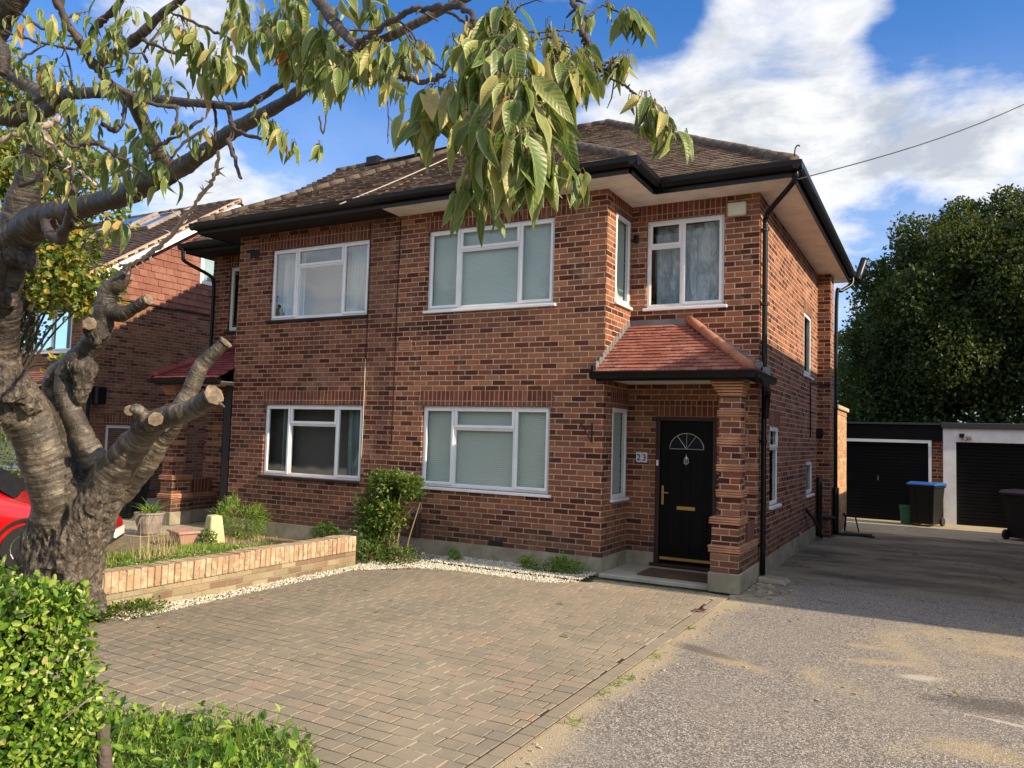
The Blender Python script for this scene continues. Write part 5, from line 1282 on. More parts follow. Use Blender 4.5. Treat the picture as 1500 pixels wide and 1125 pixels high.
# lighter leading branch F and friends
T_(twig, [(78, -10, 3.6, 5), (92, 20, 3.65, 5.5), (105, 45, 3.7, 6), (122, 68, 3.75, 6.5), (138, 95, 3.8, 7), (158, 118, 3.85, 5.5), (185, 136, 3.9, 4.5), (215, 150, 3.9, 4), (258, 157, 3.95, 4)], 9, .15, 9)
T_(limb, [(142, 96, 4.1, 6), (170, 78, 4.05, 7), (195, 60, 4.0, 8), (215, 42, 3.95, 7), (235, 22, 3.9, 6.5), (262, 2, 3.85, 6), (285, -20, 3.8, 6)], 10, .14, 8)
T_(twig, [(130, 70, 4.0, 5), (140, 42, 3.95, 6), (158, 22, 3.9, 5), (172, 8, 3.85, 4.5), (185, -12, 3.8, 4)], 9, .15, 9)
T_(limb, [(80, -20, 4.6, 11), (86, 0, 4.6, 10), (84, 15, 4.6, 6)], 9, .2, 9)
T_(limb, [(30, -20, 5.0, 24), (8, 20, 5.1, 20), (-10, 60, 5.2, 18)], 14, .15, 6)
T_(limb, [(-6, 60, 4.6, 14), (4, 80, 4.6, 12), (-2, 110, 4.6, 14)], 10, .3, 9)
T_(twig, [(0, 175, 4.0, 6), (20, 165, 4.0, 6), (45, 152, 4.0, 5.5), (70, 138, 4.0, 5)], 8, .2, 12)
T_(dead, [(-5, 208, 4.2, 3), (25, 196, 4.2, 3.5), (55, 188, 4.2, 4.5), (85, 175, 4.2, 4), (90, 160, 4.2, 3)], 8, .3, 14)
T_(dead, [(50, 192, 4.1, 4), (70, 205, 4.1, 3), (92, 228, 4.1, 2.6), (115, 248, 4.1, 2.5), (140, 272, 4.1, 2)], 7, .3, 14)
# arching branches over the middle
T_(limb, [(452, -20, 2.7, 8.5), (475, 12, 2.6, 9), (495, 38, 2.5, 8.5), (512, 58, 2.4, 7), (525, 68, 2.35, 5)], 12, .14, 9)
T_(limb, [(512, 80, 2.6, 6), (540, 66, 2.5, 6.5), (575, 52, 2.4, 7), (610, 34, 2.35, 6.5), (650, 14, 2.3, 6), (690, -6, 2.2, 6)], 12, .1, 9)
T_(twig, [(522, 68, 2.35, 4.5), (545, 50, 2.2, 4.2), (570, 32, 2.1, 4.2), (600, 16, 2.0, 4.5), (635, 13, 1.9, 4.5), (668, 9, 1.8, 4.5), (688, 18, 1.7, 4.5), (698, 40, 1.65, 4.5), (702, 66, 1.6, 4), (706, 96, 1.58, 3.5)], 10, .12, 14)
T_(twig, [(520, 86, 2.5, 4), (550, 96, 2.4, 3.5), (575, 108, 2.3, 4), (602, 117, 2.2, 4.2), (630, 118, 2.1, 4), (652, 108, 2.0, 4)], 9, .15, 14)
T_(twig, [(645, 16, 1.95, 3), (668, 24, 1.85, 2.6), (690, 42, 1.8, 2.5), (712, 64, 1.75, 2.4)], 7, .15, 16)
T_(twig, [(690, 30, 1.7, 3), (693, 62, 1.68, 2.5), (694, 92, 1.66, 2.3)], 7, .2, 16)
T_(twig, [(683, 22, 1.7, 2), (682, 60, 1.7, 1.6), (680, 85, 1.7, 1.5)], 6, .2, 16)
T_(twig, [(600, 52, 2.2, 2), (620, 78, 2.1, 1.7), (640, 96, 2.05, 1.6), (652, 106, 2.0, 1.5)], 6, .2, 16)
T_(twig, [(585, 30, 2.0, 1.8), (600, 45, 1.98, 1.5), (610, 60, 1.95, 1.3)], 6, .2, 16)
# right-hand branch
T_(twig, [(832, -20, 1.9, 5), (843, 8, 1.85, 4.8), (850, 32, 1.82, 4.6), (856, 55, 1.8, 4.8), (862, 68, 1.8, 5.5), (870, 84, 1.78, 4.2), (879, 102, 1.75, 4)], 9, .15, 14)
T_(twig, [(862, 66, 1.8, 3), (855, 75, 1.8, 2)], 6, .2, 16)
T_(twig, [(879, 100, 1.75, 3), (865, 97, 1.72, 2.5), (858, 104, 1.7, 2)], 6, .2, 16); T_(twig, [(880, 100, 1.75, 2.6), (895, 101, 1.74, 2.4), (908, 94, 1.72, 2)], 6, .2, 16)
T_(twig, [(878, 98, 1.75, 2.6), (890, 92, 1.76, 2.4), (905, 83, 1.76, 1.8)], 6, .2, 16)
T_(twig, [(880, 104, 1.75, 2.6), (898, 115, 1.72, 2.2), (915, 126, 1.7, 2), (930, 138, 1.68, 1.8), (942, 150, 1.66, 1.6), (965, 172, 1.62, 1.4), (985, 196, 1.6, 1.2)], 6, .2, 16)
T_(twig, [(858, 26, 1.85, 2), (868, 20, 1.86, 1.8), (876, 12, 1.87, 1.4), (885, 8, 1.87, 1.2), (900, 14, 1.87, 1.4), (915, 22, 1.87, 1.6), (925, 25, 1.87, 1.2)], 6, .2, 16)
T_(twig, [(768, 40, 1.7, 1.4), (775, 46, 1.7, 1.8), (800, 46, 1.72, 1.8), (822, 44, 1.75, 1.6), (840, 46, 1.78, 1.4)], 6, .2, 16)
T_(twig, [(780, 60, 1.65, 1.6), (800, 55, 1.66, 1.6), (815, 58, 1.66, 1.4), (835, 70, 1.68, 1.2)], 6, .2, 16)
T_(twig, [(712, 20, 1.6, 2), (735, 22, 1.55, 2.2), (752, 18, 1.5, 2), (765, 4, 1.5, 1.5)], 6, .2, 16)
T_(twig, [(700, 30, 1.6, 2), (722, 44, 1.5, 1.8), (745, 62, 1.42, 1.6), (758, 95, 1.36, 1.4), (745, 160, 1.32, 1.3), (758, 215, 1.3, 1.2)], 6, .2, 16)
T_(twig, [(700, 100, 1.58, 2), (690, 160, 1.5, 1.5), (692, 230, 1.46, 1.2), (690, 290, 1.44, 1.)], 6, .2, 16)
# hanging spurs in the upper left
for sp in ([(188, 140, 3.7, 4), (182, 160, 3.65, 3.5), (180, 180, 3.62, 3), (168, 190, 3.6, 4), (150, 182, 3.6, 3)], [(100, 170, 3.6, 2.5), (104, 200, 3.6, 2.6), (106, 240, 3.6, 2.2), (108, 268, 3.6, 1.8)], [(262, 155, 3.6, 2.4), (258, 175, 3.6, 2.6), (253, 198, 3.6, 2.2)], [(335, 158, 3.4, 4), (340, 185, 3.35, 3.6), (336, 210, 3.3, 3.6), (345, 235, 3.3, 3.4), (354, 262, 3.3, 2.4)], [(313, 152, 3.4, 2.6), (316, 185, 3.4, 2.4), (318, 215, 3.4, 2.2)], [(340, 185, 3.35, 3), (365, 198, 3.3, 3.2), (392, 203, 3.25, 2.8), (415, 200, 3.2, 2)], [(298, 172, 3.6, 2.6), (268, 195, 3.6, 2.4), (235, 212, 3.6, 2.8), (205, 232, 3.6, 2.4)], [(300, 188, 3.6, 2), (275, 205, 3.6, 2.2), (250, 232, 3.6, 1.8)], [(412, 66, 3.5, 1.8), (440, 84, 3.4, 2), (475, 110, 3.3, 1.8)], [(250, 18, 3.6, 1.6), (290, 36, 3.5, 2.4), (320, 50, 3.4, 2.6), (355, 62, 3.35, 2)], [(208, 58, 3.6, 3), (240, 72, 3.55, 2.4), (280, 85, 3.5, 2), (300, 100, 3.45, 1.8), (330, 120, 3.4, 1.6)], [(215, 92, 3.6, 2), (210, 75, 3.6, 1.8), (225, 55, 3.6, 1.6), (240, 36, 3.6, 1.2)], [(28, 18, 3.9, 1.6), (55, 38, 3.9, 1.8), (85, 48, 3.9, 1.6), (110, 55, 3.9, 1.4)], [(5, 45, 3.9, 2), (35, 55, 3.9, 2.2), (70, 66, 3.9, 2), (110, 72, 3.9, 1.8)], [(18, 105, 3.9, 1.4), (35, 84, 3.9, 1.8), (60, 70, 3.9, 1.4), (85, 50, 3.9, 1.2)], [(96, 40, 3.8, 1.8), (92, 62, 3.8, 1.6), (100, 85, 3.8, 1.4), (105, 120, 3.8, 1.4), (104, 160, 3.8, 1.6)], [(468, 170, 3.0, 1.4), (473, 195, 3.0, 1.4), (478, 172, 3.0, 1.2), (480, 150, 3.0, 1.2)], [(568, 148, 2.4, 1), (569, 175, 2.4, 1), (568, 210, 2.4, .8)], [(95, 205, 3.4, 3), (110, 215, 3.4, 3), (125, 210, 3.4, 3.5), (148, 212, 3.4, 3), (165, 225, 3.4, 2.4), (190, 240, 3.4, 2), (215, 262, 3.4, 1.6)], [(28, 272, 4.6, 3.4), (60, 262, 4.5, 3), (80, 255, 4.4, 2), (95, 245, 4.3, 1.6)], [(108, 270, 4.0, 4), (106, 300, 4.0, 5), (98, 330, 4.2, 7), (88, 350, 4.4, 9), (70, 340, 4.5, 8), (66, 325, 4.6, 6)], [(100, 335, 4.2, 2.6), (125, 332, 4.1, 2.2), (150, 330, 4.0, 1.8), (172, 338, 3.9, 1.4)], [(60, 232, 4.2, 2), (80, 240, 4.2, 2.2), (110, 246, 4.1, 2.4), (135, 240, 4.1, 1.6)]):
    T_(twig, sp, 7, .3, 14, 5)
T_(dead, [(320, 222, 3.4, 2), (318, 248, 3.6, 3), (305, 275, 3.9, 3), (285, 300, 4.2, 3), (262, 330, 4.6, 3.2), (240, 355, 5.0, 3.4), (215, 375, 5.5, 3.4), (195, 385, 5.9, 3), (175, 390, 6.2, 2)], 7, .3, 12)
for (u, v, d) in ((318, 250, 3.6), (300, 282, 4.0), (280, 305, 4.3), (262, 330, 4.6), (240, 355, 5.0), (218, 374, 5.4)):
    for k in range(4): p = survey(u, v, d); parts_br[-1][0].tube([p, p+rv()*.05], [.007, .001], n=5)
# pollarded middle limbs
T_(limb, [(165, 730, 7.0, 30), (150, 690, 6.95, 25), (132, 660, 6.9, 20), (116, 628, 6.88, 18), (102, 595, 6.86, 17), (94, 560, 6.86, 16), (104, 532, 6.86, 17), (128, 512, 6.84, 19), (146, 488, 6.82, 20), (152, 460, 6.8, 19), (156, 436, 6.8, 17)], 20, .2, 5, 7)
T_(limb, [(112, 700, 7.08, 20), (98, 660, 7.05, 17), (84, 620, 7.0, 15), (76, 585, 6.98, 14), (76, 556, 6.96, 14), (90, 538, 6.92, 14), (112, 530, 6.9, 14)], 16, .15, 5, 7)
T_(trunk, [(105, 545, 6.8, 20), (125, 540, 6.78, 22), (120, 570, 6.8, 14), (118, 590, 6.84, 8)], 16, .4, 8, 5); T_(trunk, [(128, 478, 6.7, 12), (138, 485, 6.7, 18), (150, 500, 6.74, 20)], 14, .45, 9, 5)
T_(limb, [(156, 452, 6.8, 16), (176, 460, 6.75, 12), (196, 452, 6.7, 10), (216, 440, 6.66, 9)], 14, .12, 8); T_(limb, [(154, 440, 6.8, 17), (160, 424, 6.8, 15), (174, 414, 6.78, 13), (184, 400, 6.76, 9), (186, 388, 6.74, 5)], 14, .2, 8)
T_(dead, [(185, 402, 6.7, 3), (190, 385, 6.6, 2)], 6)
# right-hand limb with its sawn stumps
T_(trunk, [(100, 830, 7.0, 46), (120, 780, 6.98, 46), (142, 735, 6.92, 40), (165, 700, 6.86, 33)], 24); T_(limb, [(142, 735, 6.92, 36), (162, 700, 6.85, 33), (184, 668, 6.75, 28), (205, 640, 6.65, 25), (224, 618, 6.55, 22)], 24, .14, 4, 7)
T_(limb, [(150, 740, 7.1, 30), (190, 705, 7.0, 24), (222, 668, 6.9, 18), (248, 632, 6.8, 14), (262, 612, 6.7, 12)], 18, .12, 4, 7)
T_(limb, [(212, 625, 6.6, 24), (240, 612, 6.45, 20), (268, 604, 6.35, 18), (292, 594, 6.28, 17), (312, 580, 6.2, 17)], 20, .08, 5, 7)
T_(limb, [(232, 622, 6.62, 18), (258, 602, 6.65, 14), (275, 580, 6.7, 13), (286, 556, 6.7, 13), (296, 535, 6.7, 12), (312, 518, 6.7, 11), (330, 502, 6.7, 10)], 18, .14, 6, 7)
T_(limb, [(214, 612, 6.4, 9), (202, 600, 6.38, 9), (192, 601, 6.36, 8)], 12, .12, 8); T_(limb, [(224, 614, 6.4, 11), (228, 614, 6.36, 11)], 12); T_(trunk, [(198, 625, 6.5, 16), (215, 618, 6.45, 19), (232, 622, 6.45, 14)], 14, .4, 10, 5)
T_(limb, [(312, 592, 6.22, 7), (322, 592, 6.2, 5), (330, 598, 6.18, 2)], 8, .3, 10)
cut_parts = []
def cut(u, v, d, r, dr):
    p = survey(u, v, d); n_ = Vector(dr).normalized(); a = n_.orthogonal().normalized(); b_ = n_.cross(a)
    ring = [p+(a*math.cos(2*PI*k/18)+b_*math.sin(2*PI*k/18))*(r*.92*d/FPX)*(1+.07*math.sin(k*2.3)+.05*math.sin(k*.9)) for k in range(18)]
    cuts = MB(); cut_parts.append(cuts); k0 = len(cuts.v); cuts.v += [q-n_*.012 for q in ring]+[q+n_*.006 for q in ring]+[p+(q-p)*.8+n_*.008 for q in ring]; 
    for k in range(18): j = (k+1) % 18; cuts.f += [(k0+k, k0+j, k0+18+j, k0+18+k), (k0+18+k, k0+18+j, k0+36+j, k0+36+k)]
    cuts.f.append(tuple(k0+36+k for k in range(18)))
cut(313, 579, 6.19, 17, survey(325, 571, 6.1)-survey(300, 588, 6.2)); cut(331, 501, 6.69, 10.4, survey(340, 490, 6.7)-survey(325, 506, 6.7)); cut(190, 601, 6.35, 8.4, survey(180, 600, 6.2)-survey(195, 600, 6.4)); cut(228, 614, 6.30, 11, CAMP-survey(228, 614, 6.3)); cut(217, 439, 6.65, 9, survey(226, 434, 6.6)-survey(210, 443, 6.65)); cut(57, 203, 5.79, 19, survey(64, 196, 5.7)-survey(52, 212, 5.8)); cut(131, 474, 6.6, 10, CAMP-survey(131, 474, 6.6)); cut(60, 862, 6.75, 7, CAMP-survey(60, 862, 6.8))
from mathutils.kdtree import KDTree
fz = MB(); samp = []
for P, Q, kd_, shade_full in WOOD:
    a0 = 0.
    seed_ = len(samp)*.137
    RR = []
    for k, (p, r) in enumerate(zip(P, Q)):
        if k: a0 += (p-P[k-1]).length
        samp.append((p, r, a0+seed_, kd_, 1. if shade_full else max(0, min(1, (p.z-1.9)/.6)))); RR.append(r)  # last value: painted shade weight, rising with height
    fz.tube(P, RR, n=20)
me = bpy.data.meshes.new('w'); me.from_pydata([tuple(p) for p in fz.v], [], fz.f); tmp = bpy.data.objects.new('w', me); COL.objects.link(tmp)
rm_ = tmp.modifiers.new('r', 'REMESH'); rm_.mode = 'VOXEL'; rm_.voxel_size = .0125
sm_ = tmp.modifiers.new('s', 'SMOOTH'); sm_.factor = .6; sm_.iterations = 9
dg = bpy.context.evaluated_depsgraph_get(); tm = bpy.data.meshes.new_from_object(tmp.evaluated_get(dg)); bpy.data.objects.remove(tmp)
kd = KDTree(len(samp))
for i_, sp_ in enumerate(samp): kd.insert(sp_[0], i_)
kd.balance()
tm.name = 'trunk'; ar = tm.attributes.new('arc', 'FLOAT', 'POINT'); rg = tm.attributes.new('rough', 'FLOAT', 'POINT'); shade_attr = tm.attributes.new('shade_tint', 'FLOAT', 'POINT')
nv = len(tm.vertices); va = [0.]*nv; vr = [0.]*nv; shade_v = [0.]*nv; co = [None]*nv
for v_ in tm.vertices:
    p = v_.co; best = None; tw = 0; ta = 0; tr_ = 0
    for (q, idx, dist) in kd.find_n(p, 7):
        sp_ = samp[idx]; e_ = abs(dist-sp_[1])
        w_ = 1/(e_+.012)**2; tw += w_; tr_ += w_*sp_[3]
        if best is None or e_ < best[0]: best = (e_, idx)
    sp_ = samp[best[1]]; nx_ = samp[min(best[1]+1, len(samp)-1)]; tg = nx_[0]-sp_[0]
    arc_ = sp_[2] + ((p-sp_[0]).dot(tg)/tg.length if 0 < tg.length < .3 else 0)
    rr_ = tr_/tw; va[v_.index] = arc_; vr[v_.index] = rr_; shade_v[v_.index] = sp_[4]
    n3 = noise.noise; sc_ = min(1., best[0]*0+sp_[1]/.10)
    big = n3(p*4.5)*.030+n3(p*11.)*.016
    rgh = abs(n3(Vector((p.x*15, p.y*15, p.z*8))))*-.045+abs(n3(p*31.))*-.016+n3(p*70.)*.006
    ring = n3(Vector((arc_*26., n3(p*4)*1.5, 3.)))*.006+n3(Vector((arc_*60., n3(p*6)*1.3, 7.)))*.003
    co[v_.index] = p + v_.normal*sc_*(big*(.45+.75*rr_) + rgh*(.10+.9*rr_) + ring*(1-rr_)*1.3)
for v_ in tm.vertices: v_.co = co[v_.index]
ar.data.foreach_set('value', va); rg.data.foreach_set('value', vr); shade_attr.data.foreach_set('value', shade_v)
g = G('cherry_bark'); o = g.coord()
A_ = g.n('ShaderNodeAttribute', attribute_name='arc').outputs['Fac']; Rg = g.n('ShaderNodeAttribute', attribute_name='rough').outputs['Fac']
wob = g.noise(o, 6, 3, .6)
av = g.comb(g.math('ADD', A_, g.math('MULTIPLY', wob, .05)), g.math('MULTIPLY', g.noise(o, 5, 3, .6), .12), 0.)
ln = g.noise(av, 34, 4, .7); ln2 = g.noise(av, 11, 3, .6); big = g.noise(o, 3.2, 6, .68)
cs_ = g.ramp(g.math('ADD', g.math('MULTIPLY', ln, .6), g.math('MULTIPLY', ln2, .4)), [(.35, (.040, .031, .023)), (.46, (.095, .075, .055)), (.54, (.17, .138, .102)), (.64, (.34, .285, .215))])
cs_ = g.mix(g.smooth(big, .43, .56, 0, .88), cs_, (.045, .036, .028))
cs_ = g.mix(g.smooth(g.noise(o, 13, 5, .7), .58, .72, 0, .6), cs_, (.26, .24, .19))
rn = g.noise(g.vscale(o, (1, 1, .6)), 26, 7, .75, dist=.8)
cr_ = g.ramp(rn, [(.34, (.016, .012, .009)), (.45, (.075, .058, .043)), (.55, (.175, .142, .110)), (.67, (.38, .325, .26))])
cr_ = g.mix(g.smooth(g.noise(o, 4, 5, .65), .5, .66, 0, .6), cr_, (.075, .058, .044))
rf_ = g.smooth(g.math('ADD', Rg, g.math('MULTIPLY', g.math('SUBTRACT', g.noise(o, 7, 4, .6), .5), .9)), .3, .62)
cb = g.mix(rf_, cs_, cr_); shade_w = g.n('ShaderNodeAttribute', attribute_name='shade_tint').outputs['Fac']; cb = g.mix(g.math('MULTIPLY', shade_w, .8), cb, g.mix(1., cb, (.30, .27, .25), 'MULTIPLY'))  # upper limbs darkened: shade of the leaf canopy put into the bark colour
hh = g.math('ADD', g.math('MULTIPLY', g.math('MULTIPLY', ln, .5), g.math('SUBTRACT', 1., rf_)), g.math('MULTIPLY', rn, g.math('MULTIPLY_ADD', rf_, .9, .25)))
rgn = g.math('MULTIPLY_ADD', rf_, .38, .42)
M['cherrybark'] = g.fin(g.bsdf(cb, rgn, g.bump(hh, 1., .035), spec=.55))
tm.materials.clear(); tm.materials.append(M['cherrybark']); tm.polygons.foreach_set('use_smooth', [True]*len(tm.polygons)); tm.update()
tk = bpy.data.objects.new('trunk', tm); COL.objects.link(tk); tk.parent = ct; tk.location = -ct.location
for (P, Q, n_b, ro_, rs_) in tubes_bough:
    bb_ = MB(); bb_.tube(P, [q*R_.uniform(.93, 1.08) for q in Q], n=n_b, rough=ro_, rs=rs_)
    bb_.build('bough', M['limbbark'], ct, smooth=True)
for mb_b, kd_b in parts_br: mb_b.build('dead_branch' if kd_b == 'dead' else 'branch', M['deadtwig' if kd_b == 'dead' else 'twig'], ct, smooth=True)
if dead.v: dead.build('dead_spur', M['deadtwig'], ct, smooth=True)
g = G('sawn_wood_rings'); o = g.coord(); c_ = g.mix(g.smooth(g.noise(o, 14, 5, .7), .35, .65), (.095, .072, .050), (.25, .19, .125)); c_ = g.mix(g.smooth(g.noise(o, 60, 3), .5, .7, 0, .5), c_, (.10, .07, .05))
M['sawn'] = g.fin(g.bsdf(c_, .9, g.bump(g.noise(o, 70, 4), .6, .004)))
for cp_ in cut_parts: cp_.build('sawn_end', M['sawn'], ct)
# tiny spurs on all the twigs
# leaves: (u, v, depth, spread px, number, leaf length m, droop)
CLX = [(u_, v_, d_, 9, 3, .07) for u_, v_, d_ in [(58, 55, 3.8), (30, 95, 3.8), (118, 30, 3.7), (240, 40, 3.5), (232, 180, 3.6), (272, 190, 3.5), (140, 190, 3.6), (92, 200, 3.6), (210, 160, 3.6), (600, 60, 2.1), (660, 85, 1.9), (780, 60, 1.7), (800, 40, 1.72), (895, 100, 1.74), (870, 30, 1.86)]]
for k_ in range(46):
    u_ = R_.uniform(0, 290); v_ = R_.choice([R_.uniform(20, 130), R_.uniform(120, 200), R_.uniform(190, 290)])
    if 40 < u_ < 90 and v_ < 110: v_ += 90
    CLX.append((u_, v_, R_.uniform(3.5, 4.3), 15, R_.choice([3, 4, 5, 6]), .085))
for k_ in range(14): CLX.append((R_.uniform(290, 560), R_.uniform(0, 60), R_.uniform(2.6, 3.3), 15, 5, .09))
CL = CLX + [(40, 150, 3.9, 26, 8, .095), (62, 112, 3.9, 26, 12, .095), (80, 100, 3.8, 24, 10, .09), (98, 122, 3.8, 20, 8, .09), (35, 30, 3.5, 20, 3, .12), (72, 34, 3.3, 12, 3, .13), (134, 0, 3.0, 8, 1, .14),
 (150, 65, 3.7, 22, 9, .10), (170, 45, 3.7, 20, 7, .10), (190, 18, 3.7, 20, 7, .10), (178, 72, 3.7, 18, 6, .10), (160, 92, 3.7, 18, 6, .10), (205, 105, 3.6, 20, 6, .11), (225, 108, 3.6, 20, 7, .12),
 (260, 45, 3.4, 24, 10, .11), (285, 62, 3.3, 26, 12, .12), (300, 88, 3.3, 26, 12, .12), (325, 85, 3.2, 24, 12, .12), (345, 100, 3.2, 22, 10, .12), (310, 118, 3.3, 26, 9, .12), (278, 92, 3.4, 20, 6, .12), (340, 30, 3.2, 22, 9, .11), (372, 15, 3.1, 22, 7, .11),
 (395, 45, 2.9, 24, 14, .11), (420, 60, 2.8, 26, 16, .115), (445, 52, 2.7, 26, 15, .115), (462, 80, 2.7, 26, 15, .115), (435, 95, 2.8, 26, 14, .115), (480, 60, 2.6, 24, 12, .11), (470, 110, 2.7, 24, 12, .11), (500, 80, 2.5, 22, 12, .11), (500, 115, 2.5, 20, 10, .11), (410, 25, 2.9, 24, 9, .11), (440, 10, 2.8, 22, 8, .11), (372, 55, 3.0, 18, 7, .11),
 (515, 12, 2.5, 20, 6, .10), (555, 20, 2.4, 20, 8, .10), (545, 5, 2.4, 20, 5, .10), (530, 95, 2.3, 20, 10, .11), (560, 75, 2.2, 16, 7, .10), (575, 88, 2.2, 18, 8, .10), (600, 78, 2.2, 18, 7, .09), (622, 75, 2.1, 16, 6, .09), (560, 105, 2.3, 18, 7, .10), (610, 100, 2.1, 12, 4, .08),
 (580, 130, 2.0, 14, 5, .085), (590, 145, 2.0, 6, 1, .10), (610, 180, 1.75, 20, 7, .11), (635, 165, 1.7, 22, 9, .12), (645, 140, 1.65, 22, 7, .12), (640, 195, 1.7, 16, 4, .10), (660, 130, 1.6, 20, 8, .12), (660, 60, 1.9, 14, 4, .06),
 (690, 45, 1.6, 20, 8, .12), (705, 70, 1.5, 24, 10, .13), (725, 30, 1.5, 20, 7, .12), (745, 15, 1.5, 20, 5, .11), (735, 60, 1.45, 24, 10, .13), (760, 50, 1.45, 20, 8, .13), (720, 95, 1.45, 26, 12, .13), (748, 95, 1.4, 26, 12, .13), (770, 90, 1.4, 20, 9, .13), (700, 110, 1.45, 24, 10, .13), (735, 130, 1.35, 26, 12, .13), (762, 130, 1.35, 24, 11, .13), (785, 125, 1.4, 20, 8, .12), (710, 150, 1.4, 26, 10, .13), (745, 165, 1.32, 26, 11, .13), (775, 165, 1.35, 22, 9, .13), (800, 160, 1.4, 18, 6, .13),
 (690, 190, 1.4, 20, 7, .12), (725, 200, 1.3, 26, 10, .13), (758, 205, 1.3, 24, 10, .13), (790, 200, 1.35, 22, 8, .13), (740, 235, 1.3, 22, 9, .13), (775, 235, 1.3, 22, 8, .13), (710, 225, 1.35, 20, 6, .12), (805, 235, 1.35, 16, 5, .12), (825, 250, 1.5, 18, 6, .09), (845, 268, 1.5, 14, 5, .08),
 (690, 270, 1.44, 18, 6, .085), (680, 292, 1.44, 16, 7, .08), (670, 305, 1.45, 14, 5, .07), (700, 285, 1.44, 14, 5, .075), (715, 310, 1.4, 10, 3, .07),
 (815, 70, 1.7, 18, 9, .10), (835, 85, 1.7, 18, 10, .10), (850, 95, 1.7, 18, 9, .11), (825, 105, 1.65, 18, 9, .10), (845, 115, 1.65, 18, 9, .12), (868, 108, 1.7, 14, 6, .12), (810, 95, 1.65, 16, 6, .10), (860, 75, 1.75, 10, 3, .08),
 (915, 25, 1.87, 12, 6, .10), (928, 30, 1.87, 10, 6, .10), (938, 32, 1.87, 8, 4, .10), (890, 10, 1.87, 8, 3, .05), (850, 20, 1.8, 12, 3, .06), (915, 88, 1.74, 10, 5, .10), (905, 105, 1.74, 10, 4, .07),
 (945, 148, 1.66, 12, 6, .10), (958, 162, 1.65, 12, 7, .10), (970, 175, 1.63, 12, 7, .09), (985, 198, 1.6, 12, 7, .08), (1003, 205, 1.6, 8, 3, .07), (925, 152, 1.66, 6, 2, .05), (945, 185, 1.64, 10, 5, .09),
 (395, 190, 3.2, 16, 5, .10), (415, 200, 3.1, 14, 6, .10), (430, 215, 3.1, 12, 4, .11), (465, 215, 3.0, 10, 4, .09), (380, 172, 3.3, 18, 5, .10),
 (200, 215, 3.6, 22, 8, .10), (215, 235, 3.5, 22, 10, .10), (190, 245, 3.6, 20, 8, .11), (230, 250, 3.5, 20, 9, .11), (150, 230, 3.5, 22, 6, .12), (130, 218, 3.5, 20, 5, .10), (245, 270, 3.5, 14, 4, .10), (85, 262, 3.9, 20, 8, .09), (70, 275, 3.9, 18, 8, .09), (110, 290, 3.7, 14, 3, .09), (178, 335, 3.6, 10, 3, .13), (160, 330, 3.6, 8, 1, .12), (110, 160, 3.6, 14, 4, .10), (128, 170, 3.5, 14, 4, .11), (50, 172, 3.7, 22, 6, .10), (45, 190, 3.7, 18, 5, .09), (180, 100, 3.7, 12, 4, .08), (300, 200, 3.4, 16, 4, .08), (245, 130, 3.6, 16, 4, .10), (210, 130, 3.6, 14, 3, .09)]
lf = MB(); pet = MB()
TOCAM = -FW
for (u, v, d, sp, n_, L_) in CL:
    c0 = survey(u, v-6, d); s_ = sp*d/FPX
    n2_ = max(1, round(n_*(1.35 if u > 560 else 1.3))); gr = .80 if u > 560 else .98
    for k in range(n2_):
        p = c0 + Vector((R_.gauss(0, .5)*s_, R_.gauss(0, .55)*s_, R_.gauss(0, .35)*s_))
        out = rv(); out.z = 0
        dr = Vector((out.x*.55+R_.gauss(0, .2), out.y*.55+R_.gauss(0, .2), -1.+R_.uniform(-.15, .5)))
        Lx = L_*gr*R_.choice([.45, .6, .7, .8, .9, 1., 1.08])
        q_ = c0+(p-c0)*.45+Vector((0, 0, .012)); pet.tube([q_, q_.lerp(p, .5)+Vector((0, 0, .006)), p], [.0011, .0010, .0009], n=4, cap=False)
        upv = Vector((out.x, out.y, .4))+rv()*.6+(CAMP-p).normalized()*(R_.choice([-.35, .7]))
        leaf(lf, p, dr, upv, Lx, Lx*R_.uniform(.30, .46), R_.uniform(.05, .6), R_.uniform(.15, .95), 8, R_.uniform(.08, .34))
lf.build('leaves', M['cherryleaf'], ct, smooth=True); pet.build('leaf_stalks', M['stem'], ct)

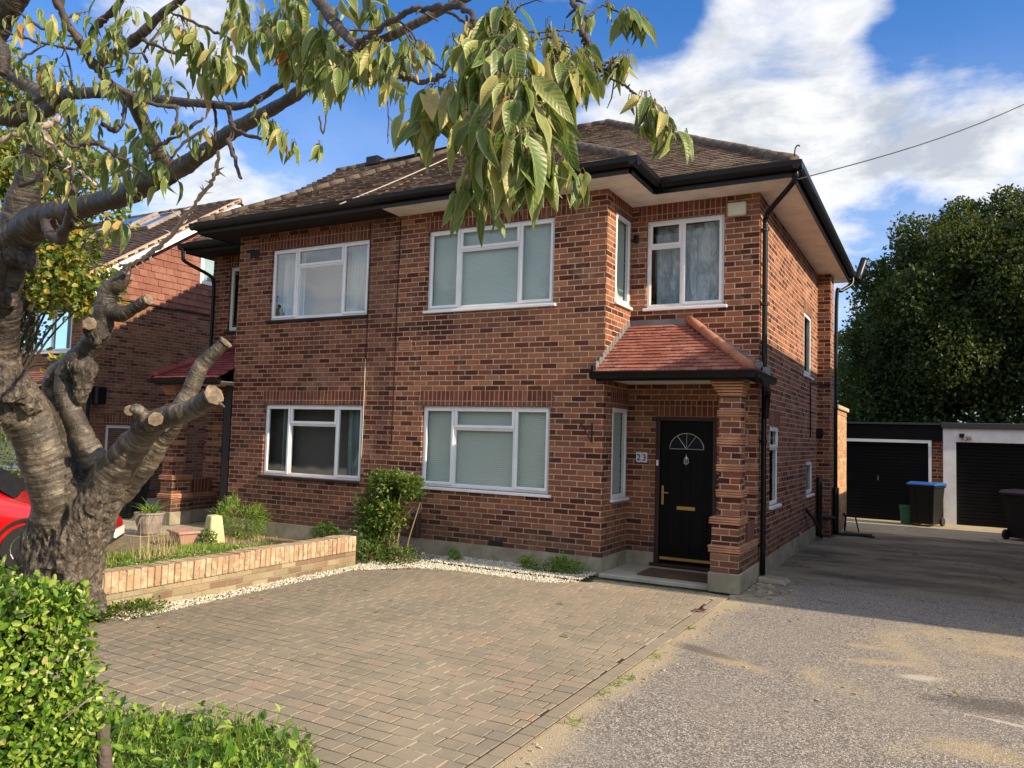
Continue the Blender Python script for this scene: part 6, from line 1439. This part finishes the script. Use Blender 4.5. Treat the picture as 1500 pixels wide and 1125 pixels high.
# ================================================================== BACKGROUND TREES
def quadleaf(mb, c, d, up, L, W):
    d = d.normalized(); s_ = d.cross(up)
    s_ = s_.normalized() if s_.length > 1e-4 else d.orthogonal(); n_ = s_.cross(d); k = len(mb.v)
    mb.v += [c, c+d*L*.5+s_*W*.5+n_*W*.2, c+d*L, c+d*L*.5-s_*W*.5+n_*W*.2]; mb.f += [(k, k+1, k+2), (k, k+2, k+3)]
def tree(name, label, base, blobs, n, L, mat, trunkr, group=None, core=None, seed=1, barkm='oakbark', fine=False):
    rr = random.Random(seed); t = thing(name, label, 'tree', base, group); f = MB(); tot = sum(b_[3]**2 for b_ in blobs)
    for (x, y, z, r) in blobs:
        m = int(n*r*r/tot); C0 = Vector((x, y, z)); i = 0
        while i < m:
            d = rv(rr); q = rr.random()**.35
            rad = r*(1+.30*noise.noise(d*1.7+C0)+.26*noise.noise(d*4.2+C0)+.14*noise.noise(d*9+C0))*(.42+.60*q); p = C0+d*rad
            if noise.noise(p*(1.1))+.6*noise.noise(p*2.6) < (-.42 if fine else -.24) or p.z < .3: i += .35; continue
            for k in range(3):
                pp = p+rv(rr)*L*1.0; (quadleaf if fine else oval)(f, pp, rv(rr)+d*.6+Vector((0, 0, .1)), d+rv(rr)*.8, L*rr.uniform(.6, 1.2), L*rr.uniform(.45, .8))
            i += 1
    f.build('crown', M[mat], t)
    w_ = MB(); B = Vector(base); cen = sum((Vector(b_[:3]) for b_ in blobs), Vector())/len(blobs)
    mid = Vector((base[0]+.2, base[1], cen.z*.5)); P, Q = spline([(B, trunkr*1.3), (B.lerp(mid, .4), trunkr), (mid, trunkr*.8), (cen, trunkr*.35)], 6); w_.tube(P, Q, n=12, rough=.15, rs=2)
    for b_ in blobs:
        e = Vector(b_[:3]); s0 = B.lerp(mid, rr.uniform(.6, 1.)); P, Q = spline([(s0, trunkr*.45), (s0.lerp(e, .5)+Vector((0, 0, .3)), trunkr*.25), (e, trunkr*.08)], 5); w_.tube(P, Q, n=7)
    w_.build('trunk', M[barkm], t, smooth=True); return t
tree('dark_tree', 'large dark green tree rising behind the two garages', (5.2, 19, 0), [(3.4, 18.6, 5.2, 2.2), (3.7, 19, 7.0, 1.7), (5.0, 19.5, 7.1, 2.1), (6.8, 19, 7.5, 2.1), (6.6, 18.6, 6.4, 2.6), (4.6, 18.6, 3.6, 2.2), (2.9, 18.8, 3.4, 1.8), (7.6, 18.5, 4.0, 2.4), (9.2, 19.5, 7.5, 2.6), (9.4, 19, 4.3, 2.6), (5.0, 18.4, 5.8, 2.2), (2.3, 18.8, 2.6, 1.5), (2.7, 18.9, 4.4, 1.7), (2.6, 19, 6.2, 1.2), (3.3, 18.5, 8.3, .8), (4.6, 18.8, 9.0, .7), (5.7, 18.6, 9.2, .6), (7.2, 18.8, 9.5, .7), (2.1, 18.4, 7.1, .7), (1.9, 18.6, 5.2, .8), (4.6, 17.2, 7.6, 1.1), (3.2, 16.9, 6.2, 1.0), (6.0, 16.8, 6.6, 1.2), (4.2, 16.7, 4.6, 1.1), (7.4, 17, 8.0, 1.0)], 74000, .14, 'oakleaf', .35, seed=3, fine=True)
tree('light_tree', 'smaller lighter green tree between the house corner and the dark tree', (1.6, 21, 0), [(1.4, 21, 4.0, 1.5), (2.1, 20.4, 2.8, 1.4), (1.0, 21.2, 5.1, .9), (.2, 21, 3.3, 1.6)], 9000, .11, 'bushleaf', .14, seed=5, fine=True)
YD = 13.2
q = survey(55, 400, YD)
tree('yellowing_tree', 'sapling with yellow and green leaves behind the cherry limbs', (q.x-.6, q.y-.2, 0), [(*survey(u_, v_, YD+dd_), rr_*1.15) for u_, v_, dd_, rr_ in [(95, 415, -.3, .5), (60, 360, 0, .66), (45, 300, .2, .7), (20, 250, .2, .75), (135, 435, -.3, .34), (95, 548, -.3, .22), (140, 330, 0, .36), (-30, 330, .2, .9), (150, 412, -.3, .26), (90, 380, -.2, .42), (15, 185, .3, .62), (95, 235, .3, .50), (150, 262, .2, .34), (-20, 120, .3, .6)]], 4200, .115, 'yellowleaf', .07, seed=8)
tree('dark_shrub_tree', 'dense dark green tree at the far left edge', (survey(-60, 700, 14).x, survey(-60, 700, 14).y, 0), [(*survey(-10, 400, 14), .9), (*survey(-50, 320, 14), 1.2), (*survey(0, 320, 14), .7), (*survey(-40, 480, 14), 1.0)], 3400, .10, 'oakleaf', .10, seed=9)
shrub('shrub', 'dark shrub under the left neighbour window', 'shrub', tuple(survey(8, 670, 14.5)), .5, .5, .6, 700, .07, .04, 'shrubleaf', 6, 12.)

# trees across the road (seen only mirrored in the windows)
t0 = tree('street_tree', 'broad street tree across the road behind the viewer', (-9, -21, 0), [(-9, -21, 5.5, 2.8), (-11, -21, 4.5, 2.2), (-7, -21, 4.4, 2.2), (-9, -21, 7.6, 2.0)], 2500, .30, 'oakleaf', .3, 'street trees across the road', seed=12)
for (x, y, r) in ((2, -24, 1.), (-19, -22, 2.)):
    nt_ = t0.copy(); COL.objects.link(nt_); nt_.location = (x, y, 0); nt_.rotation_euler.z = r
    for ch_ in t0.children: k = ch_.copy(); COL.objects.link(k); k.parent = nt_

hx = thing('boundary_hedge', 'long tall hedge across the road behind the viewer', 'hedge', (-6, -20.6, 0))
c = MB()
for i in range(5200):
    p = Vector((R_.uniform(-34, 22), -20.2-R_.random()*.6, R_.uniform(0, 3.0)+.5*noise.noise(Vector((i*.01, 0, 0))))); oval(c, p, rv(), Vector((0, 1, 0))+rv(), .30, .2)
c.build('foliage', M['oakleaf'], hx)
c = MB(); c.box(-34, 22, -21.6, -20.8, 0, 2.9); c.build('dark_core', simple('dark_hedge_core', (.012, .016, .006), 1.), hx)  # solid dark box added inside the leaves
# ================================================================== SKY AND SUN
SUND = Vector((1, -.06, .52)).normalized()
EL = math.asin(SUND.z); AZ = math.atan2(SUND.x, SUND.y)
w = bpy.data.worlds.new('World'); S.world = w; w.use_nodes = True; nt = w.node_tree; nt.nodes.clear()
g = G.__new__(G); g.nt = nt
sky = g.n('ShaderNodeTexSky', sky_type='NISHITA'); sky.sun_disc = False; sky.sun_elevation = EL; sky.sun_rotation = AZ; sky.air_density = 1.0; sky.dust_density = .3; sky.ozone_density = 2.2
tc = g.coord('Generated')
s = g.sep(tc); dz = g.math('ADD', g.math('MAXIMUM', s[2], 0.), .22)
p = g.comb(g.math('DIVIDE', s[0], dz), g.math('DIVIDE', s[1], dz), 0.)
n1_ = g.noise(p, 1.7, 10, .60, dist=.3); n2_ = g.noise(g.vscale(p, (1, 1, 1)), 5.2, 8, .62)
def lobe(u, v, rpx, amp):
    d = sdir(u, v); x = g.n('ShaderNodeVectorMath', operation='DOT_PRODUCT'); g.set(x.inputs[0], tc); x.inputs[1].default_value = d
    c_ = math.cos(rpx/FPX); return g.smooth(x.outputs['Value'], c_, 1., 0., amp)
f = g.math('ADD', n1_, g.math('MULTIPLY', g.math('SUBTRACT', n2_, .5), .48))
for L_ in [(1130, 120, 240, .17), (1290, 190, 210, .13), (1480, 250, 120, .07), (1090, 330, 150, .08), (1000, 170, 160, .12), (1230, 400, 130, .05), (1470, 190, 130, .10), (1390, 150, 120, .06), (330, 290, 120, .20), (480, 280, 100, .13), (270, 30, 150, .12), (640, 200, 110, .06), (1150, 250, 150, .06), (590, 40, 200, -.30), (960, 20, 90, -.30), (1430, 30, 130, -.30), (1290, 80, 50, -.18), (60, 130, 170, -.25), (430, 190, 110, -.22), (230, 190, 90, -.18), (1330, 340, 110, -.10), (820, 100, 90, -.12)]:
    f = g.math('ADD', f, lobe(*L_))
x_ = g.n('ShaderNodeVectorMath', operation='DOT_PRODUCT'); g.set(x_.inputs[0], tc); x_.inputs[1].default_value = Vector((FW.x, FW.y, 0)).normalized()
f = g.math('ADD', f, g.smooth(x_.outputs['Value'], -.2, .45, .16, 0.))  # more cloud cover behind the camera, also raises the fill light
cm = g.smooth(f, .45, .79); vl_ = g.math('MULTIPLY', g.smooth(s[2], .12, .50, .50, 0.), g.smooth(n2_, .25, .75, .5, 1.)); cm = g.math('MAXIMUM', cm, vl_)
shade = g.noise(g.vscale(p, (1, 1, 1)), 3.3, 8, .64, dist=.4)
shf = g.math('ADD', shade, g.math('MULTIPLY', g.math('SUBTRACT', f, .62), -.55))
cc = g.mix(g.smooth(shf, .24, .50), (2.9, 3.15, 3.55), (5.3, 5.35, 5.4))
x0_ = g.n('ShaderNodeVectorMath', operation='DOT_PRODUCT'); g.set(x0_.inputs[0], tc); x0_.inputs[1].default_value = Vector((FW.x, FW.y, 0)).normalized()
bk_ = g.smooth(x0_.outputs['Value'], -.3, .6, 1.45, 1.); cc = g.mix(1., cc, g.comb(bk_, g.math('MULTIPLY', bk_, .985), g.math('MULTIPLY', bk_, .95)), 'MULTIPLY')  # clouds behind the camera brightened to add fill light
CLOUDMIX = cc
mx = g.mix(g.math('MULTIPLY', cm, .93), g.mix(1., sky.outputs[0], (.30, .64, 1.02), 'MULTIPLY'), cc)
bg = g.n('ShaderNodeBackground'); g.set(bg.inputs[0], mx); bg.inputs[1].default_value = .12
wo = g.n('ShaderNodeOutputWorld'); nt.links.new(bg.outputs[0], wo.inputs[0])
sl_ = bpy.data.lights.new('sun', 'SUN'); sl_.energy = 4.6; sl_.angle = math.radians(.55); sl_.color = (1, .83, .60)
so_ = bpy.data.objects.new('sun', sl_); COL.objects.link(so_); so_.rotation_euler = SUND.to_track_quat('Z', 'Y').to_euler()
S.view_settings.view_transform = 'Standard'; S.view_settings.look = 'None'; S.view_settings.gamma = 1; S.view_settings.exposure = .80
